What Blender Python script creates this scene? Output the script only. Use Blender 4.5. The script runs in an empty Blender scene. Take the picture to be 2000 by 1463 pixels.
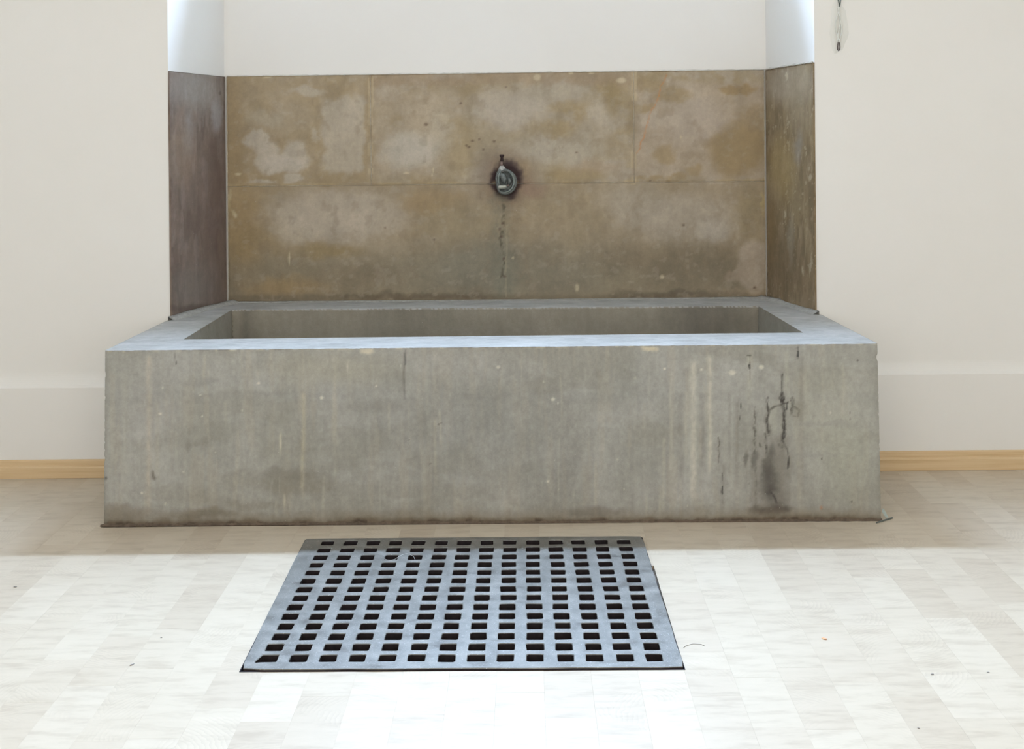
import bpy, bmesh, math, random
import numpy as np
from mathutils import Vector, Matrix

C = bpy.context.scene.collection
SC = bpy.context.scene

# ------------------------------------------------------------------ camera
FP, CX, CY, EYE, ROLL = 2710.0, 1027.0, 246.0, 1.30, 0.009
cam_d = bpy.data.cameras.new('camera')
cam = bpy.data.objects.new('camera', cam_d)
C.objects.link(cam)
cam_d.sensor_fit = 'HORIZONTAL'
cam_d.sensor_width = 36.0
cam_d.lens = FP * 36.0 / 2000.0
cam_d.shift_x = (1000.0 - CX) / 2000.0
cam_d.shift_y = -(731.5 - CY) / 2000.0
cam.location = (0, 0, EYE)
cam.rotation_euler = (Matrix.Rotation(math.pi / 2, 4, 'X') @ Matrix.Rotation(-ROLL, 4, 'Z')).to_euler()
SC.camera = cam
cam_d.clip_start = 0.05

# ------------------------------------------------------------------ world, lamps, exposure
w = bpy.data.worlds.new('world')
SC.world = w
w.use_nodes = True
w.node_tree.nodes['Background'].inputs[0].default_value = (0.75, 0.87, 1.0, 1)
w.node_tree.nodes['Background'].inputs[1].default_value = 0.6


def area(name, loc, rot, sx, sy, power, col, spread=180):
    l = bpy.data.lights.new(name, 'AREA')
    l.shape = 'RECTANGLE'
    l.size = sx
    l.size_y = sy
    l.energy = power
    l.color = col
    l.spread = math.radians(spread)
    o = bpy.data.objects.new(name, l)
    C.objects.link(o)
    o.location = loc
    o.rotation_euler = rot
    return o


# daylight outside the clerestory window high up in the niche (above the frame)
area('clerestory_daylight', (-0.12, 6.03, 3.08), (math.radians(-62), 0, 0), 1.4, 0.62, 750, (0.515, 0.705, 1.0))
# added soft fill lamps, one under the ceiling and one behind the camera
area('ceiling_fill', (0.0, 1.9, 3.55), (0, 0, 0), 3.4, 2.2, 26, (1.0, 0.93, 0.83))
area('rear_fill', (0.0, -2.3, 1.9), (math.radians(90), 0, 0), 4.5, 2.2, 99, (1.0, 0.905, 0.77))
SC.view_settings.view_transform = 'Standard'
SC.view_settings.look = 'None'
SC.view_settings.gamma = 1.0
SC.view_settings.exposure = 0.0
SC.view_settings.use_curve_mapping = False

cR, sR = math.cos(ROLL), math.sin(ROLL)


def proj(x, y, z):
    """where a point of the room lies in the photograph (for placing stains)"""
    z = z - EYE
    return CX + FP * (cR * x - sR * z) / y, CY - FP * (sR * x + cR * z) / y


def at(u, v, y):
    a, b = (u - CX) / FP, -(v - CY) / FP
    return Vector(((cR * a + sR * b) * y, y, EYE + (-sR * a + cR * b) * y))


def onfloor(u, v, z=0.0):
    a, b = (u - CX) / FP, -(v - CY) / FP
    rx, rz = cR * a + sR * b, -sR * a + cR * b
    t = (z - EYE) / rz
    return Vector((rx * t, t, z))


# ------------------------------------------------------------------ numpy noise
_rs = np.random.RandomState(7)
_LAT = _rs.rand(256, 256)


def vnoise(x, y, seed=0):
    x = np.asarray(x, float) + seed * 17.13
    y = np.asarray(y, float) + seed * 31.71
    xi = np.floor(x).astype(int)
    yi = np.floor(y).astype(int)
    fx, fy = x - xi, y - yi
    fx = fx * fx * (3 - 2 * fx)
    fy = fy * fy * (3 - 2 * fy)
    g = lambda a, b: _LAT[a % 256, b % 256]
    return ((g(xi, yi) * (1 - fx) + g(xi + 1, yi) * fx) * (1 - fy)
            + (g(xi, yi + 1) * (1 - fx) + g(xi + 1, yi + 1) * fx) * fy)


def fbm(x, y, seed=0, n=4):
    s, a, t = 0, 1.0, 0
    for i in range(n):
        s = s + a * vnoise(x * 2 ** i, y * 2 ** i, seed + i * 3)
        t += a
        a *= 0.55
    return s / t


def lin(c):
    c = np.asarray(c, float) / 255.0
    return np.where(c <= 0.04045, c / 12.92, ((c + 0.055) / 1.055) ** 2.4)


def sstep(a, b, x):
    t = np.clip((x - a) / (b - a), 0, 1)
    return t * t * (3 - 2 * t)


class Paint:
    """stains and wear, laid down on the vertices of one surface, in picture units along it"""

    def __init__(self, u, v, base, warp=8.0, seed=0):
        self.u0, self.v0 = u, v
        self.u = u + (fbm(u / 30, v / 30, seed + 50) - .5) * 2 * warp + (fbm(u / 7, v / 7, seed + 61, 2) - .5) * warp * .6
        self.v = v + (fbm(u / 30, v / 30, seed + 90) - .5) * 2 * warp + (fbm(u / 7, v / 7, seed + 71, 2) - .5) * warp * .6
        self.c = np.tile(np.asarray(base, float), (len(u), 1))
        self.seed = seed

    def put(self, m, col, op=1.0):
        m = np.clip(m * op, 0, 1)[:, None]
        self.c = self.c * (1 - m) + np.asarray(col, float) * m

    def blob(self, x, y, rx, ry, col, op=.8, soft=.5, raw=False):
        u, v = (self.u0, self.v0) if raw else (self.u, self.v)
        d = np.sqrt(((u - x) / rx) ** 2 + ((v - y) / ry) ** 2)
        self.put(1 - sstep(1 - soft, 1 + soft, d), col, op)

    def box(self, x0, y0, x1, y1, col, op=.8, soft=5, raw=False):
        u, v = (self.u0, self.v0) if raw else (self.u, self.v)
        m = sstep(x0 - soft, x0 + soft, u) * (1 - sstep(x1 - soft, x1 + soft, u))
        m = m * sstep(y0 - soft, y0 + soft, v) * (1 - sstep(y1 - soft, y1 + soft, v))
        self.put(m, col, op)

    def line(self, pts, wd, col, op=.8, jit=0, soft=None, pat=.5):
        """a thin run or crack: ragged in width, breaking up along its length"""
        soft = soft or wd
        u, v = self.u0, self.v0
        sd = int(pts[0][0]) % 83
        if jit:
            u = u + (fbm(u / 12, v / 12, sd, 2) - .5) * jit + (vnoise(u / 3, v / 3.5, sd + 1) - .5) * min(jit, 4) * .5
        best = np.full(len(u), 1e9)
        for (x0, y0), (x1, y1) in zip(pts[:-1], pts[1:]):
            dx, dy = x1 - x0, y1 - y0
            t = np.clip(((u - x0) * dx + (v - y0) * dy) / (dx * dx + dy * dy + 1e-9), 0, 1)
            best = np.minimum(best, np.hypot(u - x0 - t * dx, v - y0 - t * dy))
        w_ = wd * (.25 + .9 * vnoise(u / 9, v / 9, sd + 3))
        m = 1 - sstep(w_ * .4, w_ * .5 + soft * .8, best)
        m = m * (1 - pat + pat * sstep(.25, .65, fbm(u / 3.5, v / 6, sd + 7, 3)) * 1.25)
        self.put(m, col, op)

    def streak(self, x, y0, y1, wd, col, op=.5, wob=3):
        xx = x + (vnoise(self.v0 / 40, 0 * self.v0, int(x) % 97) - .5) * wob
        m = np.exp(-((self.u0 - xx) / wd) ** 2)
        m = m * sstep(y0, y0 + 12, self.v0) * (1 - sstep(y1 - 40, y1, self.v0))
        m = m * (.55 + .9 * vnoise(self.v0 / 9, self.u0 / 3, int(x) % 89))
        self.put(m, col, op)

    def noise(self, amp, sx, sy, seed=0, n=4):
        f = 1 + (fbm(self.u0 / sx, self.v0 / sy, seed + self.seed, n) - .5) * 2 * amp
        self.c = self.c * f[:, None]

    def patches(self, col, op, sx, sy, thr=.55, soft=.06, seed=0):
        f = fbm(self.u0 / sx, self.v0 / sy, self.seed + seed, 5)
        self.put(sstep(thr - soft, thr + soft, f), col, op)


# ------------------------------------------------------------------ materials
def mat(name, rough=.7, spec=.3):
    m = bpy.data.materials.new(name)
    m.use_nodes = True
    b = m.node_tree.nodes['Principled BSDF']
    b.inputs['Roughness'].default_value = rough
    b.inputs['Specular IOR Level'].default_value = spec
    return m, m.node_tree, b


def node(nt, kind, **kw):
    n = nt.nodes.new(kind)
    for k, v in kw.items():
        if k in n.inputs.keys():
            n.inputs[k].default_value = v
        else:
            setattr(n, k, v)
    return n


def tex_noise(nt, vec, scale, detail=5, rough=.6, stretch=None):
    n = node(nt, 'ShaderNodeTexNoise', Scale=scale, Detail=detail, Roughness=rough)
    if stretch:
        mp = node(nt, 'ShaderNodeMapping')
        mp.inputs['Scale'].default_value = stretch
        nt.links.new(vec, mp.inputs[0])
        vec = mp.outputs[0]
    nt.links.new(vec, n.inputs['Vector'])
    return n.outputs['Fac']


def ramp(nt, fac, stops):
    r = nt.nodes.new('ShaderNodeValToRGB')
    el = r.color_ramp.elements
    while len(el) < len(stops):
        el.new(.5)
    for e, (p, c) in zip(el, stops):
        e.position = p
        e.color = (*c, 1) if len(c) == 3 else c
    nt.links.new(fac, r.inputs[0])
    return r.outputs[0]


def mix(nt, fac, a, b, mode='MIX'):
    n = nt.nodes.new('ShaderNodeMix')
    n.data_type = 'RGBA'
    n.blend_type = mode
    for sock, val in ((n.inputs[0], fac), (n.inputs[6], a), (n.inputs[7], b)):
        if hasattr(val, 'is_output'):
            nt.links.new(val, sock)
        elif isinstance(val, (int, float)):
            sock.default_value = val
        else:
            sock.default_value = (*val, 1)
    return n.outputs[2]


def bump(nt, b, h, strength, dist):
    n = node(nt, 'ShaderNodeBump', Strength=strength, Distance=dist)
    nt.links.new(h, n.inputs['Height'])
    nt.links.new(n.outputs[0], b.inputs['Normal'])


def objco(nt):
    return nt.nodes.new('ShaderNodeTexCoord').outputs['Object']


def worldco(nt):
    return nt.nodes.new('ShaderNodeNewGeometry').outputs['Position']


def stone_mat(name, rough, fine=.12, bstr=.35, spec=.3):
    m, nt, b = mat(name, rough, spec)
    a = node(nt, 'ShaderNodeAttribute', attribute_name='stain')
    co = worldco(nt)
    f1 = tex_noise(nt, co, 60, 6, .7)
    f2 = tex_noise(nt, co, 260, 3, .6)
    f3 = tex_noise(nt, co, 14, 6, .65, (1, 1, .45))
    g1 = ramp(nt, f1, [(0.25, (1 - fine,) * 3), (.75, (1 + fine,) * 3)])
    g2 = ramp(nt, f2, [(0.2, (1 - fine * .6,) * 3), (.8, (1 + fine * .6,) * 3)])
    g3 = ramp(nt, f3, [(0.3, (1 - fine * .9, 1 - fine * .9, 1 - fine)), (.7, (1 + fine * .9, 1 + fine * .9, 1 + fine))])
    c = mix(nt, 1.0, a.outputs['Color'], g1, 'MULTIPLY')
    c = mix(nt, 1.0, c, g2, 'MULTIPLY')
    c = mix(nt, 1.0, c, g3, 'MULTIPLY')
    # small pale and dark pits
    v = node(nt, 'ShaderNodeTexVoronoi', Scale=46.0)
    nt.links.new(co, v.inputs['Vector'])
    pm = ramp(nt, v.outputs['Distance'], [(0.035, (1, 1, 1)), (.075, (0, 0, 0))])
    pn = ramp(nt, tex_noise(nt, co, 5, 2), [(.56, (0, 0, 0)), (.62, (1, 1, 1))])
    pm = mix(nt, 1.0, pm, pn, 'MULTIPLY')
    c = mix(nt, pm, c, mix(nt, .55, c, (.6, .58, .52)))
    nt.links.new(c, b.inputs['Base Color'])
    bump(nt, b, f1, bstr, .002)
    return m


M_conc = stone_mat('grey_cast_stone', .62, .10, .35)
M_slab = stone_mat('ochre_sandstone', .6, .10, .25)


def plaster(name, col, col2):
    m, nt, b = mat(name, .85, .15)
    co = worldco(nt)
    f = tex_noise(nt, co, 1.3, 4, .55)
    c = ramp(nt, f, [(.35, col), (.68, col2)])
    nt.links.new(c, b.inputs['Base Color'])
    bump(nt, b, tex_noise(nt, co, 45, 5, .6), .12, .002)
    return m


M_wall = plaster('cream_wall_paint', (.82, .80, .755), (.84, .825, .785))
M_patch = plaster('grey_filler', (.74, .735, .69), (.78, .775, .73))
M_ceil = plaster('white_ceiling_paint', (.85, .85, .84), (.87, .87, .86))


def simple(name, col, rough=.6, metal=0., nscale=80, amp=.25, b_=.2, spec=.4):
    m, nt, b = mat(name, rough, spec)
    b.inputs['Metallic'].default_value = metal
    co = objco(nt)
    f = tex_noise(nt, co, nscale, 5, .65)
    c = ramp(nt, f, [(.3, tuple(x * (1 - amp) for x in col)), (.7, tuple(min(1, x * (1 + amp)) for x in col))])
    nt.links.new(c, b.inputs['Base Color'])
    bump(nt, b, f, b_, .001)
    return m


M_mortar = simple('grey_mortar', (.33, .32, .285), .85, 0, 70, .2, .5)
M_joint = simple('pale_joint_mortar', (.50, .44, .34), .85, 0, 90, .2, .4)
M_caulk = simple('white_caulk', (.62, .60, .55), .7, 0, 60, .12, .3)
M_seam = simple('brown_dirty_seam', (.115, .085, .06), .85, 0, 60, .35, .5)
M_lead = simple('weathered_lead', (.135, .15, .145), .5, .35, 120, .45, .5)
M_leadl = simple('pale_scaled_lead', (.42, .42, .40), .55, .2, 120, .3, .5)
M_rust = simple('dark_rusted_iron', (.05, .03, .03), .8, .1, 120, .4, .5)
M_copper = simple('stained_stem_metal', (.28, .21, .19), .6, .3, 120, .3, .4)
M_nozzle = simple('bright_worn_nozzle', (.42, .43, .38), .35, .5, 120, .2, .3)
M_shim = simple('dull_grey_steel', (.18, .21, .20), .45, .5, 80, .25, .3)
M_shiml = simple('bright_bent_steel', (.50, .58, .56), .4, .3, 80, .15, .3)
M_cable = simple('pale_painted_cable', (.74, .75, .70), .6, 0, 60, .12, .3)
M_cabled = simple('dark_bare_wire', (.10, .12, .11), .5, .3, 60, .3, .3)
M_pit = simple('black_drain_wall', (.004, .0025, .004), .9, 0, 20, .3, .2, .1)
M_hair = simple('pale_hair', (.75, .76, .78), .5)
M_grit = simple('dark_grit', (.28, .26, .24), .8)
M_crumb = simple('orange_crumb', (.95, .42, .22), .8)

# wooden baseboard
M_pine, nt, b = mat('varnished_pine', .38, .45)
co = worldco(nt)
f = tex_noise(nt, co, 9, 6, .6, (.25, 6, 9))
c = ramp(nt, f, [(.3, (.58, .395, .205)), (.5, (.68, .49, .275)), (.72, (.74, .56, .34))])
nt.links.new(c, b.inputs['Base Color'])
bump(nt, b, f, .1, .001)

# limed laminate boards: each board has its own tone and figure
M_board, nt, b = mat('limed_wood_board', .42, .35)
oi = nt.nodes.new('ShaderNodeObjectInfo')
co = worldco(nt)
sh = node(nt, 'ShaderNodeVectorMath', operation='MULTIPLY_ADD')
nt.links.new(oi.outputs['Random'], sh.inputs[0])
sh.inputs[1].default_value = (37, 53, 11)
nt.links.new(co, sh.inputs[2])
P = sh.outputs[0]
tone = ramp(nt, oi.outputs['Random'], [(0, (.545, .465, .355)), (.15, (.572, .492, .38)), (.45, (.592, .515, .40)), (.75, (.608, .532, .415)), (.92, (.62, .545, .43)), (1, (.56, .48, .37))])
g = tex_noise(nt, P, 9, 5, .6, (1.0, 3.2, 1))
gr = ramp(nt, g, [(.30, (.86, .84, .82)), (.5, (1, 1, 1)), (.72, (1.05, 1.05, 1.06))])
c = mix(nt, 1.0, tone, gr, 'MULTIPLY')
wv = node(nt, 'ShaderNodeTexWave', wave_type='RINGS', rings_direction='SPHERICAL', wave_profile='SAW')
wv.inputs['Scale'].default_value = 16.0
wv.inputs['Distortion'].default_value = 5.0
wv.inputs['Detail'].default_value = 2.0
wv.inputs['Detail Scale'].default_value = 1.2
fr = node(nt, 'ShaderNodeVectorMath', operation='FRACTION')
sc_ = node(nt, 'ShaderNodeVectorMath', operation='MULTIPLY')
sc_.inputs[1].default_value = (1.7, 1.7, 0)
nt.links.new(P, sc_.inputs[0])
nt.links.new(sc_.outputs[0], fr.inputs[0])
sb = node(nt, 'ShaderNodeVectorMath', operation='SUBTRACT')
sb.inputs[1].default_value = (.5, .5, 0)
nt.links.new(fr.outputs[0], sb.inputs[0])
nt.links.new(sb.outputs[0], wv.inputs['Vector'])
pm = ramp(nt, tex_noise(nt, P, 4.5, 2), [(.52, (0, 0, 0)), (.62, (1, 1, 1))])
wr = ramp(nt, wv.outputs['Fac'], [(0, (.935, .93, .925)), (.5, (1, 1, 1)), (1, (1.03, 1.03, 1.03))])
c = mix(nt, pm, c, mix(nt, 1.0, c, wr, 'MULTIPLY'))
nt.links.new(c, b.inputs['Base Color'])
bump(nt, b, g, .06, .001)
M_sub = simple('brown_subfloor', (.16, .12, .09), .9)

# iron grate
M_grate, nt, b = mat('grey_cast_iron', .48, .5)
b.inputs['Metallic'].default_value = .25
co = worldco(nt)
f = tex_noise(nt, co, 16, 6, .65)
c = ramp(nt, f, [(.3, (.120, .118, .108)), (.5, (.178, .176, .160)), (.72, (.26, .25, .225))])
f2 = tex_noise(nt, co, 130, 4, .7)
sp = ramp(nt, f2, [(.60, (0, 0, 0)), (.72, (1, 1, 1))])
c = mix(nt, mix(nt, .5, (0, 0, 0), sp), c, (.50, .48, .44))
f4 = tex_noise(nt, co, 420, 2, .6)
c = mix(nt, ramp(nt, f4, [(.66, (0, 0, 0)), (.74, (.7, .7, .7))]), c, (.85, .85, .82))
nt.links.new(c, b.inputs['Base Color'])
rr = ramp(nt, f, [(.3, (.38,) * 3), (.7, (.6,) * 3)])
nt.links.new(rr, b.inputs['Roughness'])
bump(nt, b, f2, .5, .0015)
M_edge = simple('dark_grate_edge', (.018, .012, .014), .7, .2, 60, .4, .4)


# ------------------------------------------------------------------ object helpers
def obj(name, bm_or_me, m, parent=None, smooth=False, kind=None):
    if isinstance(bm_or_me, bmesh.types.BMesh):
        me = bpy.data.meshes.new(name)
        bmesh.ops.recalc_face_normals(bm_or_me, faces=bm_or_me.faces)
        bm_or_me.to_mesh(me)
        bm_or_me.free()
    else:
        me = bm_or_me
    for mm in (m if isinstance(m, (list, tuple)) else [m]):
        me.materials.append(mm)
    if smooth:
        me.polygons.foreach_set('use_smooth', [True] * len(me.polygons))
    o = bpy.data.objects.new(name, me)
    C.objects.link(o)
    if parent:
        o.parent = parent
    if kind:
        o['kind'] = kind
    return o


def tag(o, label, cat, group=None):
    o['label'] = label
    o['category'] = cat
    if group:
        o['group'] = group
    return o


def thing(name, label, cat, loc=(0, 0, 0)):
    o = bpy.data.objects.new(name, None)
    C.objects.link(o)
    o.location = loc
    return tag(o, label, cat)


def box(bm, x0, y0, z0, x1, y1, z1, bev=0):
    r = bmesh.ops.create_cube(bm, size=1)
    vs = r['verts']
    for v in vs:
        v.co = Vector((x0 if v.co.x < 0 else x1, y0 if v.co.y < 0 else y1, z0 if v.co.z < 0 else z1))
    if bev:
        es = list({e for v in vs for e in v.link_edges})
        bmesh.ops.bevel(bm, geom=es, offset=bev, segments=2, affect='EDGES')


def quad(bm, *p):
    return bm.faces.new([bm.verts.new(q) for q in p])


def tube(bm, pts, rad, seg=8, caps=True):
    pts = [Vector(p) for p in pts]
    rads = rad if isinstance(rad, (list, tuple)) else [rad] * len(pts)
    rings = []
    up = Vector((0, 1, 0))
    for i, p in enumerate(pts):
        t = (pts[min(i + 1, len(pts) - 1)] - pts[max(i - 1, 0)]).normalized()
        a = up if abs(t.dot(up)) < .95 else Vector((1, 0, 0))
        n = t.cross(a).normalized()
        bb = t.cross(n).normalized()
        rings.append([bm.verts.new(p + (n * math.cos(k * 2 * math.pi / seg) + bb * math.sin(k * 2 * math.pi / seg)) * rads[i]) for k in range(seg)])
    for a, c_ in zip(rings[:-1], rings[1:]):
        for k in range(seg):
            bm.faces.new((a[k], a[(k + 1) % seg], c_[(k + 1) % seg], c_[k]))
    if caps:
        bm.faces.new(rings[0])
        bm.faces.new(rings[-1][::-1])


def patch_mesh(patches):
    """bilinear patches (p00,p10,p11,p01,nu,nv) -> arrays of verts, quads, patch ids"""
    V, Q, I = [], [], []
    off = 0
    for k, (a, b_, c_, d, nu, nv) in enumerate(patches):
        s, t = np.meshgrid(np.linspace(0, 1, nu + 1), np.linspace(0, 1, nv + 1), indexing='ij')
        s, t = s.ravel()[:, None], t.ravel()[:, None]
        a, b_, c_, d = (np.asarray(q, float) for q in (a, b_, c_, d))
        V.append(a * (1 - s) * (1 - t) + b_ * s * (1 - t) + c_ * s * t + d * (1 - s) * t)
        i, j = np.meshgrid(np.arange(nu), np.arange(nv), indexing='ij')
        q = (i * (nv + 1) + j).ravel()
        Q.append(np.stack([q, q + nv + 1, q + nv + 2, q + 1], 1) + off)
        I.append(np.full((nu + 1) * (nv + 1), k))
        off += (nu + 1) * (nv + 1)
    return np.concatenate(V), np.concatenate(Q), np.concatenate(I)


def grid_object(name, V, Q, col, m, parent=None):
    me = bpy.data.meshes.new(name)
    me.vertices.add(len(V))
    me.vertices.foreach_set('co', V.astype(np.float32).ravel())
    me.loops.add(len(Q) * 4)
    me.loops.foreach_set('vertex_index', Q.astype(np.int32).ravel())
    me.polygons.add(len(Q))
    me.polygons.foreach_set('loop_start', (np.arange(len(Q)) * 4).astype(np.int32))
    me.polygons.foreach_set('loop_total', np.full(len(Q), 4, np.int32))
    me.update(calc_edges=True)
    at_ = me.color_attributes.new('stain', 'FLOAT_COLOR', 'POINT')
    at_.data.foreach_set('color', np.concatenate([np.clip(col, 0.002, 1), np.ones((len(V), 1))], 1).astype(np.float32).ravel())
    bm = bmesh.new()
    bm.from_mesh(me)
    bmesh.ops.remove_doubles(bm, verts=bm.verts, dist=2e-5)
    bmesh.ops.recalc_face_normals(bm, faces=bm.faces)
    bm.to_mesh(me)
    bm.free()
    return obj(name, me, m, parent, smooth=False)


# ------------------------------------------------------------------ setting
XL, XR, YF, YB = -3.6, 3.4, -2.5, 5.215      # room
ZC = 3.6
NXL, NXR = -1.343, 1.087                       # niche opening at the wall face
MXL, MXR, YN = -1.232, 0.985, 5.680            # niche back (sides splay outwards)
WZ0, WZ1 = 2.64, 3.01                          # clerestory opening in the niche back
YO = 6.05

# back wall with the niche as one plastered surface
bm = bmesh.new()
walls = {}
PZ = {-1: (.337, .398), 1: (.358, .410)}
PY = 5.192
for s in (-1, 1):
    bm = bmesh.new()
    z1, z2 = PZ[s]
    xa, xb = (XL, NXL) if s < 0 else (NXR, XR)
    prof = [(PY, 0.0), (PY, z1 - .002), (PY + .001, z1)]
    for k in range(1, 9):                       # concave cove above the thicker wall foot
        a = k / 8
        prof.append((PY + .003 + (YB - PY - .003) * (1 - (1 - a) ** 2.2), z1 + (z2 - z1) * a))
    prof.append((YB, ZC))
    vs = [(bm.verts.new((xa, y, z)), bm.verts.new((xb, y, z))) for y, z in prof]
    for (a, b_), (c_, d) in zip(vs[:-1], vs[1:]):
        bm.faces.new((a, b_, d, c_))
    walls[s] = obj('wall_back_left' if s < 0 else 'wall_back_right', bm, M_wall, kind='structure')
    bm = bmesh.new()
    xa, xb = (NXL, MXL) if s < 0 else (NXR, MXR)
    quad(bm, (xa, YB, 0), (xb, YN, 0), (xb, YN, ZC), (xa, YB, ZC))
    obj('wall_niche_left' if s < 0 else 'wall_niche_right', bm, M_wall, kind='structure')
bm = bmesh.new()
quad(bm, (MXL, YN, 0), (MXR, YN, 0), (MXR, YN, WZ0), (MXL, YN, WZ0))
quad(bm, (MXL, YN, WZ1), (MXR, YN, WZ1), (MXR, YN, ZC), (MXL, YN, ZC))
wx0, wx1 = MXL + .42, MXR - .42
quad(bm, (MXL, YN, WZ0), (wx0, YN, WZ0), (wx0, YN, WZ1), (MXL, YN, WZ1))
quad(bm, (wx1, YN, WZ0), (MXR, YN, WZ0), (MXR, YN, WZ1), (wx1, YN, WZ1))
quad(bm, (wx0, YN, WZ0), (wx1, YN, WZ0), (wx1, YO, WZ0), (wx0, YO, WZ0))      # sill
quad(bm, (wx0, YN, WZ1), (wx1, YN, WZ1), (wx1, YO, WZ1 + .5), (wx0, YO, WZ1 + .5))  # splayed head
quad(bm, (wx0, YN, WZ0), (wx0, YO, WZ0), (wx0, YO, WZ1 + .5), (wx0, YN, WZ1))
quad(bm, (wx1, YN, WZ0), (wx1, YO, WZ0), (wx1, YO, WZ1 + .5), (wx1, YN, WZ1))
wall_back = obj('wall_niche_back', bm, M_wall, kind='structure')

for nm, p in (('wall_left', ((XL, YF, 0), (XL, YB, 0), (XL, YB, ZC), (XL, YF, ZC))),
              ('wall_right', ((XR, YB, 0), (XR, YF, 0), (XR, YF, ZC), (XR, YB, ZC))),
              ('wall_front', ((XL, YF, 0), (XR, YF, 0), (XR, YF, ZC), (XL, YF, ZC))),
              ('ceiling', ((XL, YF, ZC), (XR, YF, ZC), (XR, YN, ZC), (XL, YN, ZC)))):
    bm = bmesh.new()
    quad(bm, *p)
    obj(nm, bm, M_ceil if nm == 'ceiling' else M_wall, kind='structure')

# ------------------------------------------------------------------ grate geometry on the floor
G00, G10, G11, G01 = (onfloor(*p) for p in ((470, 1312), (1336, 1307.5), (1253, 1051), (597, 1056)))
H00, H10, H11, H01 = (onfloor(*p) for p in ((526, 1290.5), (1278, 1289), (1219, 1062), (640, 1064.5)))

# sub-floor with an opening over the drain, and the pit
BT = .012
px0, px1, py0, py1 = -.69, .352, 3.33, 4.36
bm = bmesh.new()
for a in ((XL, YF, XR, py0), (XL, py1, XR, YN), (XL, py0, px0, py1), (px1, py0, XR, py1)):
    box(bm, a[0], a[1], -.06, a[2], a[3], -BT)
floor = obj('floor', bm, M_sub, kind='structure')
bm = bmesh.new()
zb = -.45
quad(bm, (px0, py0, -.06), (px1, py0, -.06), (px1, py0, zb), (px0, py0, zb))
quad(bm, (px0, py1, -.06), (px1, py1, -.06), (px1, py1, zb), (px0, py1, zb))
quad(bm, (px0, py0, -.06), (px0, py1, -.06), (px0, py1, zb), (px0, py0, zb))
quad(bm, (px1, py0, -.06), (px1, py1, -.06), (px1, py1, zb), (px1, py0, zb))
quad(bm, (px0, py0, zb), (px1, py0, zb), (px1, py1, zb), (px0, py1, zb))
obj('drain_pit', bm, M_pit, floor)

# ------------------------------------------------------------------ floor boards
random.seed(11)
TROUGH_Y = 4.54
W = .1115
GAP = .00008
# grate outline as four half planes, for clipping the boards
gx_l = lambda y: G00.x + (G01.x - G00.x) * (y - G00.y) / (G01.y - G00.y)
gx_r = lambda y: G10.x + (G11.x - G10.x) * (y - G10.y) / (G11.y - G10.y)
gy0, gy1 = min(G00.y, G10.y) - .003, max(G01.y, G11.y) + .004
gf = lambda x_: G00.y + (G10.y - G00.y) * min(1, max(0, (x_ - G00.x) / (G10.x - G00.x))) - .003
gb = lambda x_: G01.y + (G11.y - G01.y) * min(1, max(0, (x_ - G01.x) / (G11.x - G01.x))) + .003


tsl = lambda y: -1.402 + .036 * min(1, max(0, (y - 4.54) / .65))      # foot of the trough's ends
tsr = lambda y: 1.155 - .039 * min(1, max(0, (y - 4.54) / .65))


def cut_boxes(x0, x1, y0, y1):
    """a board minus the grate and the trough: a list of footprint quads"""
    out = []
    if y1 > TROUGH_Y - .004 and x1 > -1.40 and x0 < 1.155:
        if y0 < TROUGH_Y - .0046:
            out += cut_boxes(x0, x1, y0, TROUGH_Y - .0045)
        y0 = max(y0, TROUGH_Y - .0045)
        a0, a1, b0, b1 = tsl(y0), tsl(y1), tsr(y0), tsr(y1)
        if x0 < min(a0, a1) - .002:
            out.append([(x0, y0), (min(x1, a0), y0), (min(x1, a1), y1), (x0, y1)])
        if x1 > max(b0, b1) + .002:
            out.append([(max(x0, b0), y0), (x1, y0), (x1, y1), (max(x0, b1), y1)])
        return out
    if y0 >= gy1 or y1 <= gy0 or x0 >= max(gx_r(gy0), gx_r(gy1)) or x1 <= min(gx_l(gy0), gx_l(gy1)):
        return [[(x0, y0), (x1, y0), (x1, y1), (x0, y1)]]
    if y0 < gy0:
        out.append([(x0, y0), (x1, y0), (x1, gf(x1)), (x0, gf(x0))])
        y0 = gy0
    if y1 > gy1:
        out.append([(x0, gb(x0)), (x1, gb(x1)), (x1, y1), (x0, y1)])
        y1 = gy1
    m_ = .003
    l0, l1, r0, r1 = gx_l(y0) - m_, gx_l(y1) - m_, gx_r(y0) + m_, gx_r(y1) + m_
    if x0 < min(l0, l1):
        out.append([(x0, y0), (min(x1, l0), y0), (min(x1, l1), y1), (x0, y1)])
    if x1 > max(r0, r1):
        out.append([(max(x0, r0), y0), (x1, y0), (x1, y1), (max(x0, r1), y1)])
    return out


def board_bm(bm, fp, z):
    g = GAP / 2
    cx = sum(p[0] for p in fp) / 4
    cy = sum(p[1] for p in fp) / 4
    fp = [(x + (g if x < cx else -g), y + (g if y < cy else -g)) for x, y in fp]
    e = .00015
    lo = [bm.verts.new((x, y, -BT)) for x, y in fp]
    mi = [bm.verts.new((x, y, z - e)) for x, y in fp]
    to = [bm.verts.new((x + (e if x < cx else -e), y + (e if y < cy else -e), z)) for x, y in fp]
    for a, b_ in ((lo, mi), (mi, to)):
        for k in range(4):
            bm.faces.new((a[k], a[(k + 1) % 4], b_[(k + 1) % 4], b_[k]))
    bm.faces.new(to)
    bm.faces.new(lo[::-1])


def in_view(fp):
    for x, y in fp:
        if y < 2.7:
            continue
        u, v = proj(x, y, 0)
        if -8 < u < 2008 and v < 1475:
            return True
    return False


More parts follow.
